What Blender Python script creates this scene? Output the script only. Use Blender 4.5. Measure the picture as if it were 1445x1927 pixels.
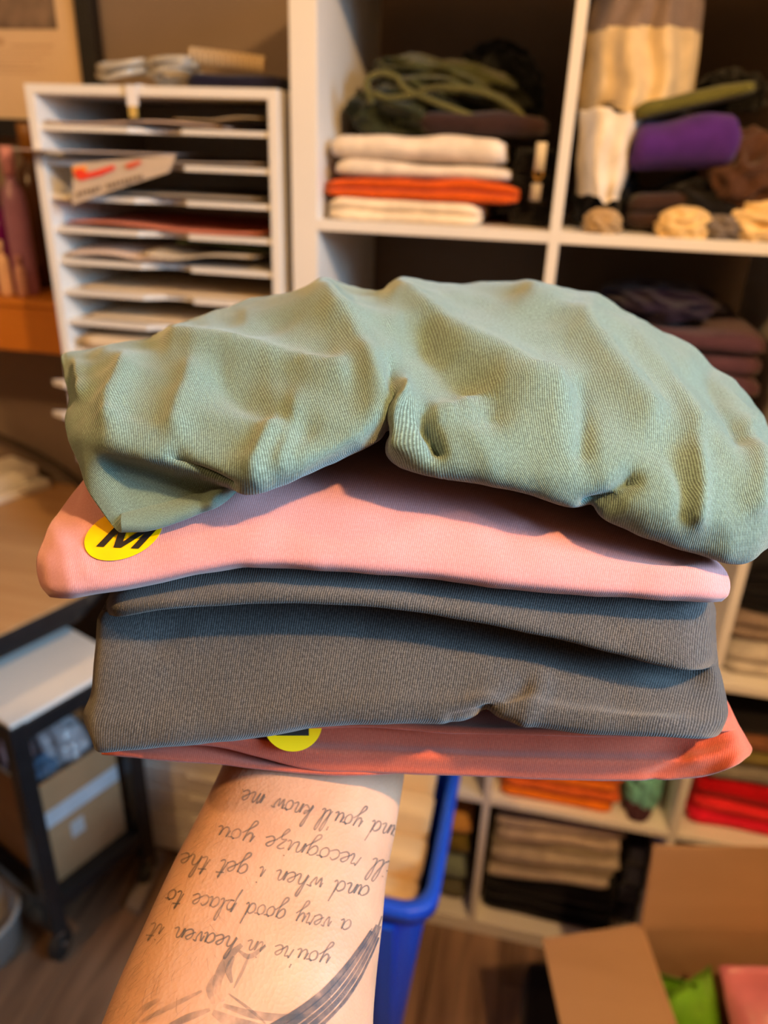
import bpy, bmesh, math, random
import numpy as np
from mathutils import Vector, Matrix, noise
from mathutils.bvhtree import BVHTree

sc = bpy.context.scene
for o in list(bpy.data.objects):
    bpy.data.objects.remove(o)
COL = sc.collection
random.seed(7)

# ------------------------------------------------------------------ camera
W, H, F = 1445.0, 1927.0, 1447.0
YAW, PITCH, ROLL = 0.2004, 0.4375, 0.0363
CAM = np.array([0.3888, -1.1537, 1.5314])
_f = np.array([-math.sin(YAW) * math.cos(PITCH), math.cos(YAW) * math.cos(PITCH), -math.sin(PITCH)])
_r0 = np.array([math.cos(YAW), math.sin(YAW), 0.0])
_u0 = np.cross(_r0, _f)
CR = math.cos(ROLL) * _r0 + math.sin(ROLL) * _u0
CU = -math.sin(ROLL) * _r0 + math.cos(ROLL) * _u0
CF = _f
cd = bpy.data.cameras.new('camera')
cam = bpy.data.objects.new('camera', cd)
COL.objects.link(cam)
cam.matrix_world = Matrix(((CR[0], CU[0], -CF[0], CAM[0]), (CR[1], CU[1], -CF[1], CAM[1]),
                           (CR[2], CU[2], -CF[2], CAM[2]), (0, 0, 0, 1)))
cd.sensor_fit = 'VERTICAL'
cd.sensor_height = 36.0
cd.lens = F / H * 36.0
cd.clip_start = 0.02
cd.dof.use_dof = True
cd.dof.focus_distance = 0.285
cd.dof.aperture_fstop = cd.lens / 3.7
sc.camera = cam

# ------------------------------------------------------------------ world, daylight, exposure
sc.view_settings.view_transform = 'Standard'
sc.view_settings.look = 'None'
sc.view_settings.exposure = 0.0
sc.view_settings.gamma = 1.0
sc.view_settings.use_curve_mapping = False
wd = bpy.data.worlds.new('world')
sc.world = wd
wd.use_nodes = True
wd.node_tree.nodes['Background'].inputs[0].default_value = (0.55, 0.7, 1.0, 1)
wd.node_tree.nodes['Background'].inputs[1].default_value = 0.4


def area_light(name, loc, target, sx, sy, power, color, spread=180):
    ld = bpy.data.lights.new(name, 'AREA')
    ld.shape = 'RECTANGLE'
    ld.size = sx
    ld.size_y = sy
    ld.energy = power
    ld.color = color
    ld.spread = math.radians(spread)
    o = bpy.data.objects.new(name, ld)
    COL.objects.link(o)
    o.location = loc
    d = Vector(target) - Vector(loc)
    o.rotation_euler = d.to_track_quat('-Z', 'Y').to_euler()
    return o


WIN_Y, WIN_Z = -1.22, 2.02
area_light('window_daylight', (2.02, WIN_Y, WIN_Z), (0.35, -0.90, 1.40), 0.75, 0.75, 11.0, (0.42, 0.73, 1.0), 60)
WARM = (1.0, 0.56, 0.21)
LAMPS = [((1.00, -1.24, 2.34), 98.0), ((-0.85, -1.40, 2.34), 36.0)]   # the bulbs: built with their lamps below


# ------------------------------------------------------------------ helpers
def pt(x, y, z):
    """point seen at photo pixel (x, y), z metres from the camera along its axis"""
    return CAM + z * (CF + CR * (x - W / 2) / F - CU * (y - H / 2) / F)


def px(p):
    d = np.asarray(p) - CAM
    z = d @ CF
    return W / 2 + F * (d @ CR) / z, H / 2 - F * (d @ CU) / z


def onY(x, y, Y=0.0):
    d = CF + CR * (x - W / 2) / F - CU * (y - H / 2) / F
    return CAM + d * ((Y - CAM[1]) / d[1])


def onZ(x, y, Z=0.0):
    d = CF + CR * (x - W / 2) / F - CU * (y - H / 2) / F
    return CAM + d * ((Z - CAM[2]) / d[2])


def tag(o, label=None, cat=None, group=None, kind=None):
    if label: o['label'] = label
    if cat: o['category'] = cat
    if group: o['group'] = group
    if kind: o['kind'] = kind
    return o


def thing(name, label, cat, loc=(0, 0, 0), group=None):
    o = bpy.data.objects.new(name, None)
    o.empty_display_size = 0.05
    COL.objects.link(o)
    o.location = Vector(loc)
    return tag(o, label, cat, group)


def adopt(o, parent):
    """parent a mesh built in world coordinates"""
    if parent is not None:
        o.parent = parent
        m = Matrix.Translation(parent.location) if parent.parent is None else Matrix.Identity(4)
        o.matrix_parent_inverse = m.inverted()
    return o


def mesh_obj(name, verts, faces, mat, parent=None, smooth=False, uv=None):
    me = bpy.data.meshes.new(name)
    me.from_pydata([tuple(map(float, v)) for v in verts], [], faces)
    if smooth:
        me.polygons.foreach_set('use_smooth', [True] * len(me.polygons))
    if uv is not None:
        l = me.uv_layers.new(name='UVMap')
        idx = np.zeros(len(me.loops), dtype=np.int32)
        me.loops.foreach_get('vertex_index', idx)
        l.data.foreach_set('uv', np.asarray(uv, dtype=np.float32)[idx].ravel())
    me.materials.append(mat)
    me.update()
    o = bpy.data.objects.new(name, me)
    COL.objects.link(o)
    return adopt(o, parent)


def bm_obj(name, bm, mat, parent=None, smooth=False):
    me = bpy.data.meshes.new(name)
    bmesh.ops.recalc_face_normals(bm, faces=bm.faces)
    bm.to_mesh(me)
    bm.free()
    if smooth:
        me.polygons.foreach_set('use_smooth', [True] * len(me.polygons))
    me.materials.append(mat)
    o = bpy.data.objects.new(name, me)
    COL.objects.link(o)
    return adopt(o, parent)


def box_bm(x0, x1, y0, y1, z0, z1, bev=0.0, M=None, seg=2):
    bm = bmesh.new()
    bmesh.ops.create_cube(bm, size=1.0)
    for v in bm.verts:
        v.co = Vector(((x0 + x1) / 2 + v.co.x * (x1 - x0), (y0 + y1) / 2 + v.co.y * (y1 - y0), (z0 + z1) / 2 + v.co.z * (z1 - z0)))
    if bev > 0:
        bmesh.ops.bevel(bm, geom=list(bm.edges), offset=bev, segments=seg, affect='EDGES', profile=0.5)
    if M is not None:
        bmesh.ops.transform(bm, matrix=M, verts=bm.verts)
    return bm


def box(name, x0, x1, y0, y1, z0, z1, mat, parent=None, bev=0.001, M=None):
    return bm_obj(name, box_bm(x0, x1, y0, y1, z0, z1, bev, M), mat, parent)


def prism(name, poly, z0, z1, mat, parent=None, M=None):
    """polygon in xy extruded from z0 to z1"""
    n = len(poly)
    vs = [(p[0], p[1], z0) for p in poly] + [(p[0], p[1], z1) for p in poly]
    fs = [tuple(range(n - 1, -1, -1)), tuple(range(n, 2 * n))] + [(i, (i + 1) % n, n + (i + 1) % n, n + i) for i in range(n)]
    if M is not None:
        vs = [M @ Vector(v) for v in vs]
    return mesh_obj(name, vs, fs, mat, parent)


def tube(name, pts, rad, mat, parent=None, n=8, closed=False, radii=None):
    P = [Vector(map(float, p)) for p in pts]
    m = len(P)
    vs, fs = [], []
    prev = None
    for i in range(m):
        a = P[(i - 1) % m] if closed or i > 0 else P[0]
        b = P[(i + 1) % m] if closed or i < m - 1 else P[-1]
        t = (b - a).normalized()
        if prev is None:
            s = t.cross(Vector((0, 0, 1)))
            if s.length < 0.05: s = t.cross(Vector((1, 0, 0)))
            s.normalize()
        else:
            s = (prev - t * prev.dot(t)).normalized()
        prev = s
        q = t.cross(s)
        rr = radii[i] if radii else rad
        for k in range(n):
            a2 = 2 * math.pi * k / n
            vs.append(P[i] + (s * math.cos(a2) + q * math.sin(a2)) * rr)
    for i in range(m if closed else m - 1):
        for k in range(n):
            j = (i + 1) % m
            fs.append((i * n + k, i * n + (k + 1) % n, j * n + (k + 1) % n, j * n + k))
    if not closed:
        fs.append(tuple(range(n - 1, -1, -1)))
        fs.append(tuple((m - 1) * n + k for k in range(n)))
    return mesh_obj(name, vs, fs, mat, parent, smooth=True)


def lathe(name, prof, c, mat, parent=None, n=20):
    vs, fs = [], []
    for (r, z) in prof:
        for k in range(n):
            a = 2 * math.pi * k / n
            vs.append((c[0] + r * math.cos(a), c[1] + r * math.sin(a), c[2] + z))
    for i in range(len(prof) - 1):
        for k in range(n):
            fs.append((i * n + k, i * n + (k + 1) % n, (i + 1) * n + (k + 1) % n, (i + 1) * n + k))
    fs.append(tuple(range(n - 1, -1, -1)))
    fs.append(tuple((len(prof) - 1) * n + k for k in range(n)))
    return mesh_obj(name, vs, fs, mat, parent, smooth=True)


def cr(P, t):
    """Catmull-Rom through rows of P (n, ...), t in [0, n-1]"""
    P = np.asarray(P, float)
    n = len(P)
    i = int(min(max(math.floor(t), 0), n - 2))
    s = t - i
    p0 = P[i - 1] if i > 0 else 2 * P[0] - P[1]
    p3 = P[i + 2] if i + 2 < n else 2 * P[-1] - P[-2]
    p1, p2 = P[i], P[i + 1]
    return 0.5 * (2 * p1 + (p2 - p0) * s + (2 * p0 - 5 * p1 + 4 * p2 - p3) * s * s + (3 * p1 - p0 - 3 * p2 + p3) * s ** 3)


def crn(P, k, n_sub):
    """centripetal Catmull-Rom through rows of P with knots k: dense rows, no overshoot at tight turns"""
    P = np.asarray(P, float)
    n = len(P)
    Q = np.concatenate([[2 * P[0] - P[1]], P, [2 * P[-1] - P[-2]]])
    K = np.concatenate([[2 * k[0] - k[1]], k, [2 * k[-1] - k[-2]]])
    out, par = [], []
    for i in range(n - 1):
        p0, p1, p2, p3 = Q[i:i + 4]
        t0, t1, t2, t3 = K[i:i + 4]
        for j in range(n_sub + (1 if i == n - 2 else 0)):
            s_ = j / n_sub
            t = t1 + (t2 - t1) * s_
            a1 = (t1 - t) / (t1 - t0) * p0 + (t - t0) / (t1 - t0) * p1
            a2 = (t2 - t) / (t2 - t1) * p1 + (t - t1) / (t2 - t1) * p2
            a3 = (t3 - t) / (t3 - t2) * p2 + (t - t2) / (t3 - t2) * p3
            b1 = (t2 - t) / (t2 - t0) * a1 + (t - t0) / (t2 - t0) * a2
            b2 = (t3 - t) / (t3 - t1) * a2 + (t - t1) / (t3 - t1) * a3
            out.append((t2 - t) / (t2 - t1) * b1 + (t - t1) / (t2 - t1) * b2)
            par.append(i + s_)
    return np.stack(out), np.array(par)


def knots(P):
    d = np.linalg.norm(np.diff(P, axis=0), axis=2).mean(1) ** 0.5 + 1e-4
    return np.concatenate([[0], np.cumsum(d)])


def cr_grid(G, su, sv):
    """G[row][col] of 3-D points -> dense grid"""
    G = np.asarray(G, float)
    A, tr = crn(G, knots(G), su)
    B = np.swapaxes(A, 0, 1)
    B, tc = crn(B, knots(B), sv)
    return np.swapaxes(B, 0, 1), tr, tc


# ------------------------------------------------------------------ materials
def lin(c):
    return tuple(((v / 255) / 12.92 if v / 255 <= 0.04045 else ((v / 255 + 0.055) / 1.055) ** 2.4) for v in c)


def mat_base(name):
    m = bpy.data.materials.new(name)
    m.use_nodes = True
    nt = m.node_tree
    return m, nt, nt.nodes['Principled BSDF']


def N(nt, typ, **kw):
    n = nt.nodes.new(typ)
    for k, v in kw.items():
        setattr(n, k, v)
    return n


def surf(name, col, rough=0.6, var=0.08, scale=12.0, bump=0.0, bscale=200.0, metal=0.0, spec=0.4, trans=0.0, alpha=1.0, sheen=0.0):
    """plain procedural surface: colour with noise variation and fine bump"""
    m, nt, b = mat_base(name)
    L = nt.links.new
    tc = N(nt, 'ShaderNodeTexCoord')
    no = N(nt, 'ShaderNodeTexNoise')
    no.inputs['Scale'].default_value = scale
    no.inputs['Detail'].default_value = 4
    L(tc.outputs['Object'], no.inputs['Vector'])
    rp = N(nt, 'ShaderNodeValToRGB')
    rp.color_ramp.elements[0].position = 0.3
    rp.color_ramp.elements[1].position = 0.7
    rp.color_ramp.elements[0].color = tuple(c * (1 - var) for c in col) + (1,)
    rp.color_ramp.elements[1].color = tuple(min(1, c * (1 + var)) for c in col) + (1,)
    L(no.outputs['Fac'], rp.inputs['Fac'])
    L(rp.outputs['Color'], b.inputs['Base Color'])
    b.inputs['Roughness'].default_value = rough
    b.inputs['Metallic'].default_value = metal
    b.inputs['Specular IOR Level'].default_value = spec
    b.inputs['Transmission Weight'].default_value = trans
    b.inputs['Alpha'].default_value = alpha
    if sheen:
        b.inputs['Sheen Weight'].default_value = sheen
    if bump > 0:
        n2 = N(nt, 'ShaderNodeTexNoise')
        n2.inputs['Scale'].default_value = bscale
        L(tc.outputs['Object'], n2.inputs['Vector'])
        bu = N(nt, 'ShaderNodeBump')
        bu.inputs['Strength'].default_value = bump
        bu.inputs['Distance'].default_value = 0.002
        L(n2.outputs['Fac'], bu.inputs['Height'])
        L(bu.outputs['Normal'], b.inputs['Normal'])
    return m


def wood(name, c0, c1, sx=3.0, sy=40.0, rough=0.45, axis='Y'):
    m, nt, b = mat_base(name)
    L = nt.links.new
    tc = N(nt, 'ShaderNodeTexCoord')
    mp = N(nt, 'ShaderNodeMapping')
    mp.inputs['Scale'].default_value = (sy, sx, sy) if axis == 'Y' else (sx, sy, sy)
    L(tc.outputs['Object'], mp.inputs['Vector'])
    no = N(nt, 'ShaderNodeTexNoise')
    no.inputs['Scale'].default_value = 1.0
    no.inputs['Detail'].default_value = 6
    no.inputs['Distortion'].default_value = 0.6
    L(mp.outputs['Vector'], no.inputs['Vector'])
    rp = N(nt, 'ShaderNodeValToRGB')
    rp.color_ramp.elements[0].position = 0.32
    rp.color_ramp.elements[1].position = 0.68
    rp.color_ramp.elements[0].color = c0 + (1,)
    rp.color_ramp.elements[1].color = c1 + (1,)
    oi = N(nt, 'ShaderNodeObjectInfo')
    hs = N(nt, 'ShaderNodeHueSaturation')
    mr = N(nt, 'ShaderNodeMapRange')
    mr.inputs['To Min'].default_value = 0.75
    mr.inputs['To Max'].default_value = 1.2
    L(oi.outputs['Random'], mr.inputs['Value'])
    L(mr.outputs['Result'], hs.inputs['Value'])
    L(no.outputs['Fac'], rp.inputs['Fac'])
    L(rp.outputs['Color'], hs.inputs['Color'])
    L(hs.outputs['Color'], b.inputs['Base Color'])
    b.inputs['Roughness'].default_value = rough
    bu = N(nt, 'ShaderNodeBump')
    bu.inputs['Strength'].default_value = 0.15
    bu.inputs['Distance'].default_value = 0.001
    L(no.outputs['Fac'], bu.inputs['Height'])
    L(bu.outputs['Normal'], b.inputs['Normal'])
    return m


def knit(name, dark, light, pitch=0.00112, skew=0.18, mottle=0.10, bumps=0.55, sheen=0.25):
    """cotton jersey: fine wales that run along the UV's v axis, with stitches across them"""
    m, nt, b = mat_base(name)
    L = nt.links.new

    def math_(op, a, b2=None):
        n = N(nt, 'ShaderNodeMath', operation=op)
        for i, v in enumerate((a, b2)):
            if v is None: continue
            if isinstance(v, (int, float)): n.inputs[i].default_value = v
            else: L(v, n.inputs[i])
        return n.outputs[0]
    tc = N(nt, 'ShaderNodeTexCoord')
    sp = N(nt, 'ShaderNodeSeparateXYZ')
    L(tc.outputs['UV'], sp.inputs[0])
    n1 = N(nt, 'ShaderNodeTexNoise')
    n1.inputs['Scale'].default_value = 900
    n1.inputs['Detail'].default_value = 3
    L(tc.outputs['UV'], n1.inputs['Vector'])
    nl = N(nt, 'ShaderNodeTexNoise')
    nl.inputs['Scale'].default_value = 26
    nl.inputs['Detail'].default_value = 3
    L(tc.outputs['UV'], nl.inputs['Vector'])
    k = 2 * math.pi / pitch
    ph = math_('ADD', math_('MULTIPLY', sp.outputs['X'], k), math_('MULTIPLY', sp.outputs['Y'], k * skew))
    ph = math_('ADD', ph, math_('MULTIPLY', n1.outputs['Fac'], 2.4))
    ph = math_('ADD', ph, math_('MULTIPLY', nl.outputs['Fac'], 6.0))
    wv = math_('MULTIPLY_ADD', math_('SINE', ph), 0.5)
    nt.nodes[-1].inputs[2].default_value = 0.5
    pv = math_('ADD', math_('MULTIPLY', sp.outputs['Y'], k * 1.25), math_('MULTIPLY', math_('SINE', ph), 1.6))
    pv = math_('ADD', pv, math_('MULTIPLY', n1.outputs['Fac'], 4.0))
    sv = math_('MULTIPLY_ADD', math_('SINE', pv), 0.5)
    nt.nodes[-1].inputs[2].default_value = 0.5
    hgt = math_('ADD', math_('MULTIPLY', wv, 0.72), math_('MULTIPLY', math_('MULTIPLY', sv, wv), 0.28))
    hgt2 = math_('ADD', hgt, math_('MULTIPLY', n1.outputs['Fac'], 0.45))
    # colour: yarn crowns lighter, gaps darker, mottled dye
    f = math_('ADD', math_('MULTIPLY', hgt, 0.70), math_('MULTIPLY', math_('SUBTRACT', n1.outputs['Fac'], 0.5), 1.15))
    f = math_('ADD', f, math_('MULTIPLY', math_('SUBTRACT', nl.outputs['Fac'], 0.5), mottle * 5))
    rp = N(nt, 'ShaderNodeValToRGB')
    rp.color_ramp.elements[0].position = 0.05
    rp.color_ramp.elements[1].position = 0.75
    rp.color_ramp.elements[0].color = dark + (1,)
    rp.color_ramp.elements[1].color = light + (1,)
    L(f, rp.inputs['Fac'])
    L(rp.outputs['Color'], b.inputs['Base Color'])
    b.inputs['Roughness'].default_value = 0.92
    b.inputs['Specular IOR Level'].default_value = 0.12
    b.inputs['Sheen Weight'].default_value = sheen
    b.inputs['Sheen Roughness'].default_value = 0.5
    bu = N(nt, 'ShaderNodeBump')
    bu.inputs['Strength'].default_value = bumps
    bu.inputs['Distance'].default_value = 0.0004
    L(hgt2, bu.inputs['Height'])
    L(bu.outputs['Normal'], b.inputs['Normal'])
    return m


_fab = {}


def fabric(rgb):
    """plain cotton for the shirts on the shelves"""
    if rgb not in _fab:
        _fab[rgb] = surf('cotton_%d_%d_%d' % rgb, lin(rgb), rough=0.95, var=0.14, scale=40, bump=0.4, bscale=500, spec=0.1, sheen=0.15)
    return _fab[rgb]


M_white = surf('white_laminate', (0.80, 0.78, 0.75), 0.42, 0.03, 6, 0.05, 300)
M_board = surf('white_board', (0.78, 0.76, 0.74), 0.6, 0.03, 10)
M_wall = surf('taupe_wall_paint', (0.22, 0.17, 0.135), 0.85, 0.05, 5, 0.15, 220)
M_ceil = surf('ceiling_paint', (0.5, 0.48, 0.45), 0.9, 0.03, 4)
M_black = surf('black_metal', (0.012, 0.012, 0.014), 0.38, 0.2, 30, 0.05)
M_paper = surf('paper', (0.74, 0.71, 0.68), 0.8, 0.06, 25)
M_card = wood('corrugated_cardboard', lin((168, 132, 96)), lin((178, 142, 106)), 2, 14, 0.85, 'X')
M_plank = wood('dark_floor_wood', lin((92, 72, 58)), lin((150, 122, 100)), 3.0, 30.0, 0.42)
M_desk = wood('desk_wood', lin((190, 150, 104)), lin((208, 170, 124)), 2.0, 22.0, 0.5, 'X')
M_orangewood = wood('stained_pine', lin((190, 112, 30)), lin((214, 138, 50)), 2.0, 22.0, 0.4, 'X')
M_gray = surf('light_gray_laminate', (0.82, 0.81, 0.80), 0.4, 0.03, 8)
M_blue = surf('blue_plastic', (0.008, 0.085, 0.85), 0.35, 0.06, 10, 0.05)
M_clear = surf('clear_plastic', (0.85, 0.87, 0.9), 0.12, 0.02, 10, trans=0.85)
M_milky = surf('milky_plastic', (0.86, 0.83, 0.78), 0.35, 0.05, 10)
M_chrome = surf('chrome', (0.6, 0.6, 0.62), 0.2, 0.05, 10, metal=1.0)
M_rubber = surf('black_rubber', (0.015, 0.015, 0.016), 0.6, 0.1, 20)

# ------------------------------------------------------------------ the room
RX0, RX1, RY0, RY1, RZ = -2.3, 1.95, -2.9, 0.42, 2.6
fl = box('floor', RX0, RX1, RY0, RY1, -0.06, -0.012, surf('subfloor', (0.02, 0.015, 0.012), 0.9), None, 0)
tag(fl, 'dark brown wood plank floor', kind='structure')
pw = 0.145
pm = {}
x = RX0 + 0.002
row = 0
while x < RX1 - pw:
    y = RY0 + 0.002 - [0.0, 0.5, 0.25, 0.8][row % 4]
    while y < RY1:
        y0, y1 = max(y, RY0 + 0.002), min(y + 1.2, RY1 - 0.002)
        if y1 - y0 > 0.05 and y1 > -1.7:
            key = round(y1 - y0, 3)
            if key not in pm:
                bm = box_bm(0, pw - 0.002, 0, y1 - y0 - 0.002, -0.012, 0, 0.0012, seg=1)
                me = bpy.data.meshes.new('floor_plank')
                bm.to_mesh(me)
                bm.free()
                me.materials.append(M_plank)
                pm[key] = me
            o = bpy.data.objects.new('floor_plank', pm[key])
            COL.objects.link(o)
            o.location = (x, y0, random.uniform(-0.0006, 0))
            o.parent = fl
        y += 1.2
    x += pw
    row += 1
tag(box('wall_back', RX0 - 0.1, RX1 + 0.1, RY1, RY1 + 0.1, -0.06, RZ, M_wall, None, 0), kind='structure')
tag(box('wall_left', RX0 - 0.1, RX0, RY0, RY1, -0.06, RZ, M_wall, None, 0), kind='structure')
tag(box('wall_front', RX0 - 0.1, RX1 + 0.1, RY0 - 0.1, RY0, -0.06, RZ, M_wall, None, 0), kind='structure')
tag(box('ceiling', RX0 - 0.1, RX1 + 0.1, RY0 - 0.1, RY1 + 0.1, RZ, RZ + 0.1, M_ceil, None, 0), kind='structure')
# right wall with the window opening the daylight comes through
wy0, wy1, wz0, wz1 = WIN_Y - 0.45, WIN_Y + 0.45, WIN_Z - 0.50, WIN_Z + 0.42
bm = bmesh.new()
for a in ((RY0, wy0, -0.06, RZ), (wy1, RY1, -0.06, RZ), (wy0, wy1, -0.06, wz0), (wy0, wy1, wz1, RZ)):
    b2 = box_bm(RX1, RX1 + 0.1, a[0], a[1], a[2], a[3])
    tmp = bpy.data.meshes.new('tmp')
    b2.to_mesh(tmp)
    b2.free()
    bm.from_mesh(tmp)
    bpy.data.meshes.remove(tmp)
tag(bm_obj('wall_right', bm, M_wall), kind='structure')
wf = box('window_1', RX1 - 0.015, RX1 + 0.02, wy0 - 0.06, wy1 + 0.06, wz0 - 0.05, wz0, M_white, None, 0.003)
tag(wf, kind='structure')
for a in ((wy0 - 0.06, wy0, wz0, wz1), (wy1, wy1 + 0.06, wz0, wz1), (wy0 - 0.06, wy1 + 0.06, wz1, wz1 + 0.06)):
    box('window_frame', RX1 - 0.015, RX1 + 0.02, a[0], a[1], a[2], a[3], M_white, wf, 0.003)
tag(box('baseboard_back', RX0, RX1, RY1 - 0.014, RY1, 0.0, 0.09, M_white, None, 0.003), kind='structure')

# ceiling lamps (out of frame, they light the room)
M_bulb = bpy.data.materials.new('bulb_glow')
M_bulb.use_nodes = True
_b = M_bulb.node_tree.nodes['Principled BSDF']
_b.inputs['Emission Color'].default_value = WARM + (1,)
_b.inputs['Emission Strength'].default_value = 6.0
for i, (lp, pw_) in enumerate(LAMPS):
    t = thing('ceiling_lamp', ['warm ceiling lamp near the window side', 'warm ceiling lamp on the left of the room'][i], 'lamp', (lp[0], lp[1], RZ))
    lathe('canopy', [(0.0, 0), (0.06, 0), (0.055, -0.03), (0.01, -0.04)], (lp[0], lp[1], RZ), M_chrome, t)
    tube('stem', [(lp[0], lp[1], RZ - 0.03), (lp[0], lp[1], lp[2] + 0.12)], 0.008, M_chrome, t)
    lathe('shade', [(0.03, 0.13), (0.05, 0.12), (0.13, 0.06), (0.135, 0.06), (0.05, 0.128), (0.028, 0.135)], lp, M_white, t)
    ld = bpy.data.lights.new('bulb', 'POINT')
    ld.energy = pw_
    ld.color = WARM
    ld.shadow_soft_size = 0.035
    lo = bpy.data.objects.new('bulb_light', ld)
    COL.objects.link(lo)
    lo.location = lp
    lo.parent = t
    lo.matrix_parent_inverse = Matrix.Translation(-Vector(t.location))

# ------------------------------------------------------------------ cube shelf (five by five)
TH, IN, CELL = 0.039, 0.015, 0.335
PIT = CELL + IN
SD = 0.385
NC = 5
SW = 2 * TH + NC * CELL + (NC - 1) * IN
shelf = thing('cube_shelf', 'tall white cube shelf filled with folded clothes', 'shelf', (SW / 2, SD / 2, 0))
box('side_panel', 0, TH, 0, SD, 0, SW, M_white, shelf, 0.0012)
box('side_panel', SW - TH, SW, 0, SD, 0, SW, M_white, shelf, 0.0012)
box('bottom_panel', TH, SW - TH, 0, SD, 0, TH, M_white, shelf, 0.0012)
box('top_panel', TH, SW - TH, 0, SD, SW - TH, SW, M_white, shelf, 0.0012)
for i in range(1, NC):
    x0 = TH + i * PIT - IN
    box('divider', x0, x0 + IN, 0, SD, TH, SW - TH, M_white, shelf, 0.0008)
for i in range(NC):
    for j in range(1, 5):
        z1 = TH + j * PIT
        box('shelf_board', TH + i * PIT, TH + i * PIT + CELL, 0.0, SD, z1 - IN, z1, M_white, shelf, 0.0008)


def cellx(i): return TH + i * PIT


def rowz(j): return TH + j * PIT


ZE, ZD, ZC, ZB, ZA = (rowz(j) for j in range(5))


def sn(p, s=0):
    return noise.noise(Vector((p[0], p[1], p[2] + s * 7.31)))


def folded(label, x0, x1, y0, d, z0, t, rgb, group, layers=2, seed=0, sag=0.004, tilt=0.0, name='folded_shirt', rotz=0.0, sub=0.0):
    """a folded shirt lying flat: 'layers' rounded folds at the front, soft ends, wavy surface"""
    prof = []
    lt = t / layers
    ny = 7
    for k in range(ny):                                            # underside from the back
        prof.append((d * (1 - k / ny), 0.0))
    for l in range(layers):
        for k in range(7):
            a = -math.pi / 2 + math.pi * k / 6
            prof.append((lt * 0.55 - math.cos(a) * lt * 0.55 + 0.0015 * math.sin(seed * 3 + l * 2.1) + 0.002 * (l % 2), l * lt + lt / 2 + math.sin(a) * lt / 2 * 0.97))
        if l < layers - 1:
            prof.append((lt * 1.1 + 0.004, (l + 1) * lt))
    for k in range(1, ny + 1):
        prof.append((lt * 0.5 + (d - lt * 0.5) * k / ny, t))
    n = len(prof)
    nc = 22
    vs = []
    c, s = math.cos(rotz), math.sin(rotz)
    xc = (x0 + x1) / 2
    for i in range(nc + 1):
        u = i / nc
        e = min(u, 1 - u) * 2
        sh = 1 - (1 - min(1, e * 5)) ** 2.5 * 0.35
        for (py, pz) in prof:
            xx = x0 + (x1 - x0) * u
            zz = pz * sh + t * (1 - sh) * 0.35
            w = sn((xx * 14, py * 9, pz * 20), seed) * sag * (pz / t) + sn((xx * 6, py * 5, 0.3), seed + 5) * sag * 0.9 * (pz / t)
            yy = py + sn((xx * 11, 0.5, pz * 30), seed + 2) * 0.006 + (1 - sh) * 0.02
            ex = xx + (0.004 * sn((0.1, py * 12, pz * 40), seed + (3 if u < 0.5 else 4)) if e < 0.2 else 0)
            px_, py_ = ex - xc, yy
            vs.append((xc + px_ * c - py_ * s, y0 + px_ * s + py_ * c, z0 + max(zz + w * sh, 0.0) + tilt * (xx - x0)))
    fs = []
    for i in range(nc):
        for k in range(n):
            k2 = (k + 1) % n
            fs.append((i * n + k, (i + 1) * n + k, (i + 1) * n + k2, i * n + k2))
    fs.append(tuple(range(n)))
    fs.append(tuple(nc * n + k for k in range(n - 1, -1, -1)))
    o = mesh_obj(name, vs, fs, fabric(rgb), None, smooth=True)
    return tag(o, label, 'shirt' if name == 'folded_shirt' else 'cloth', group)


def heap(label, c, size, rgb, seed=0, group=None, amp=0.28, name='crumpled_cloth', cat='cloth', rot=0.0):
    """loosely dropped cloth: a flattened lump with ridged folds, flat where it lies"""
    bm = bmesh.new()
    bmesh.ops.create_icosphere(bm, subdivisions=5, radius=1.0)
    cs, sn_ = math.cos(rot), math.sin(rot)
    for v in bm.verts:
        d = v.co.normalized()
        n1 = 1 - abs(sn((d.x * 1.7, d.y * 1.7, d.z * 2.4), seed)) * 2
        n2 = 1 - abs(sn((d.x * 2.6, d.y * 2.6, d.z * 2.6), seed + 1)) * 2
        r = 1 + amp * (n1 * 0.65 + n2 * 0.18 - 0.45)
        p = Vector((d.x * size[0], d.y * size[1], d.z * size[2])) * r
        if p.z < -size[2] * 0.55: p.z = -size[2] * 0.55
        v.co = Vector((p.x * cs - p.z * sn_, p.y, p.x * sn_ + p.z * cs))
    zmin = min(v.co.z for v in bm.verts)
    bmesh.ops.translate(bm, vec=Vector((c[0], c[1], c[2] - zmin)), verts=bm.verts)
    o = bm_obj(name, bm, fabric(rgb), None, smooth=True)
    return tag(o, label, cat, group)


# --- top left cell: cream, orange and white shirts under a dark green pile
G1 = 'clothes in the top left cell'
x0 = cellx(0)
folded('cream folded shirt at the bottom of the pile on the top left shelf', x0 + 0.012, x0 + 0.235, 0.012, 0.30, ZA, 0.030, (238, 222, 196), G1, 2, 1)
folded('burnt orange folded shirt between the cream and white ones', x0 + 0.004, x0 + 0.285, 0.016, 0.30, ZA + 0.031, 0.026, (205, 84, 18), G1, 2, 2, 0.006)
folded('thinner white folded shirt resting on the burnt orange one', x0 + 0.02, x0 + 0.272, 0.02, 0.28, ZA + 0.060, 0.020, (226, 214, 200), G1, 1, 3)
folded('thicker white folded shirt just under the dark green clothes', x0 + 0.014, x0 + 0.262, 0.018, 0.28, ZA + 0.081, 0.034, (232, 220, 206), G1, 1, 4, 0.006)
folded('dark brown folded shirt sticking out to the right under the green clothes', x0 + 0.14, x0 + 0.315, 0.03, 0.26, ZA + 0.118, 0.026, (50, 34, 34), G1, 1, 5, 0.008)
heap('dark forest green cloth heaped above the white shirts, lower layer', (x0 + 0.112, 0.17, ZA + 0.116), (0.105, 0.13, 0.046), (44, 50, 34), 11, G1, 0.35)
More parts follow.
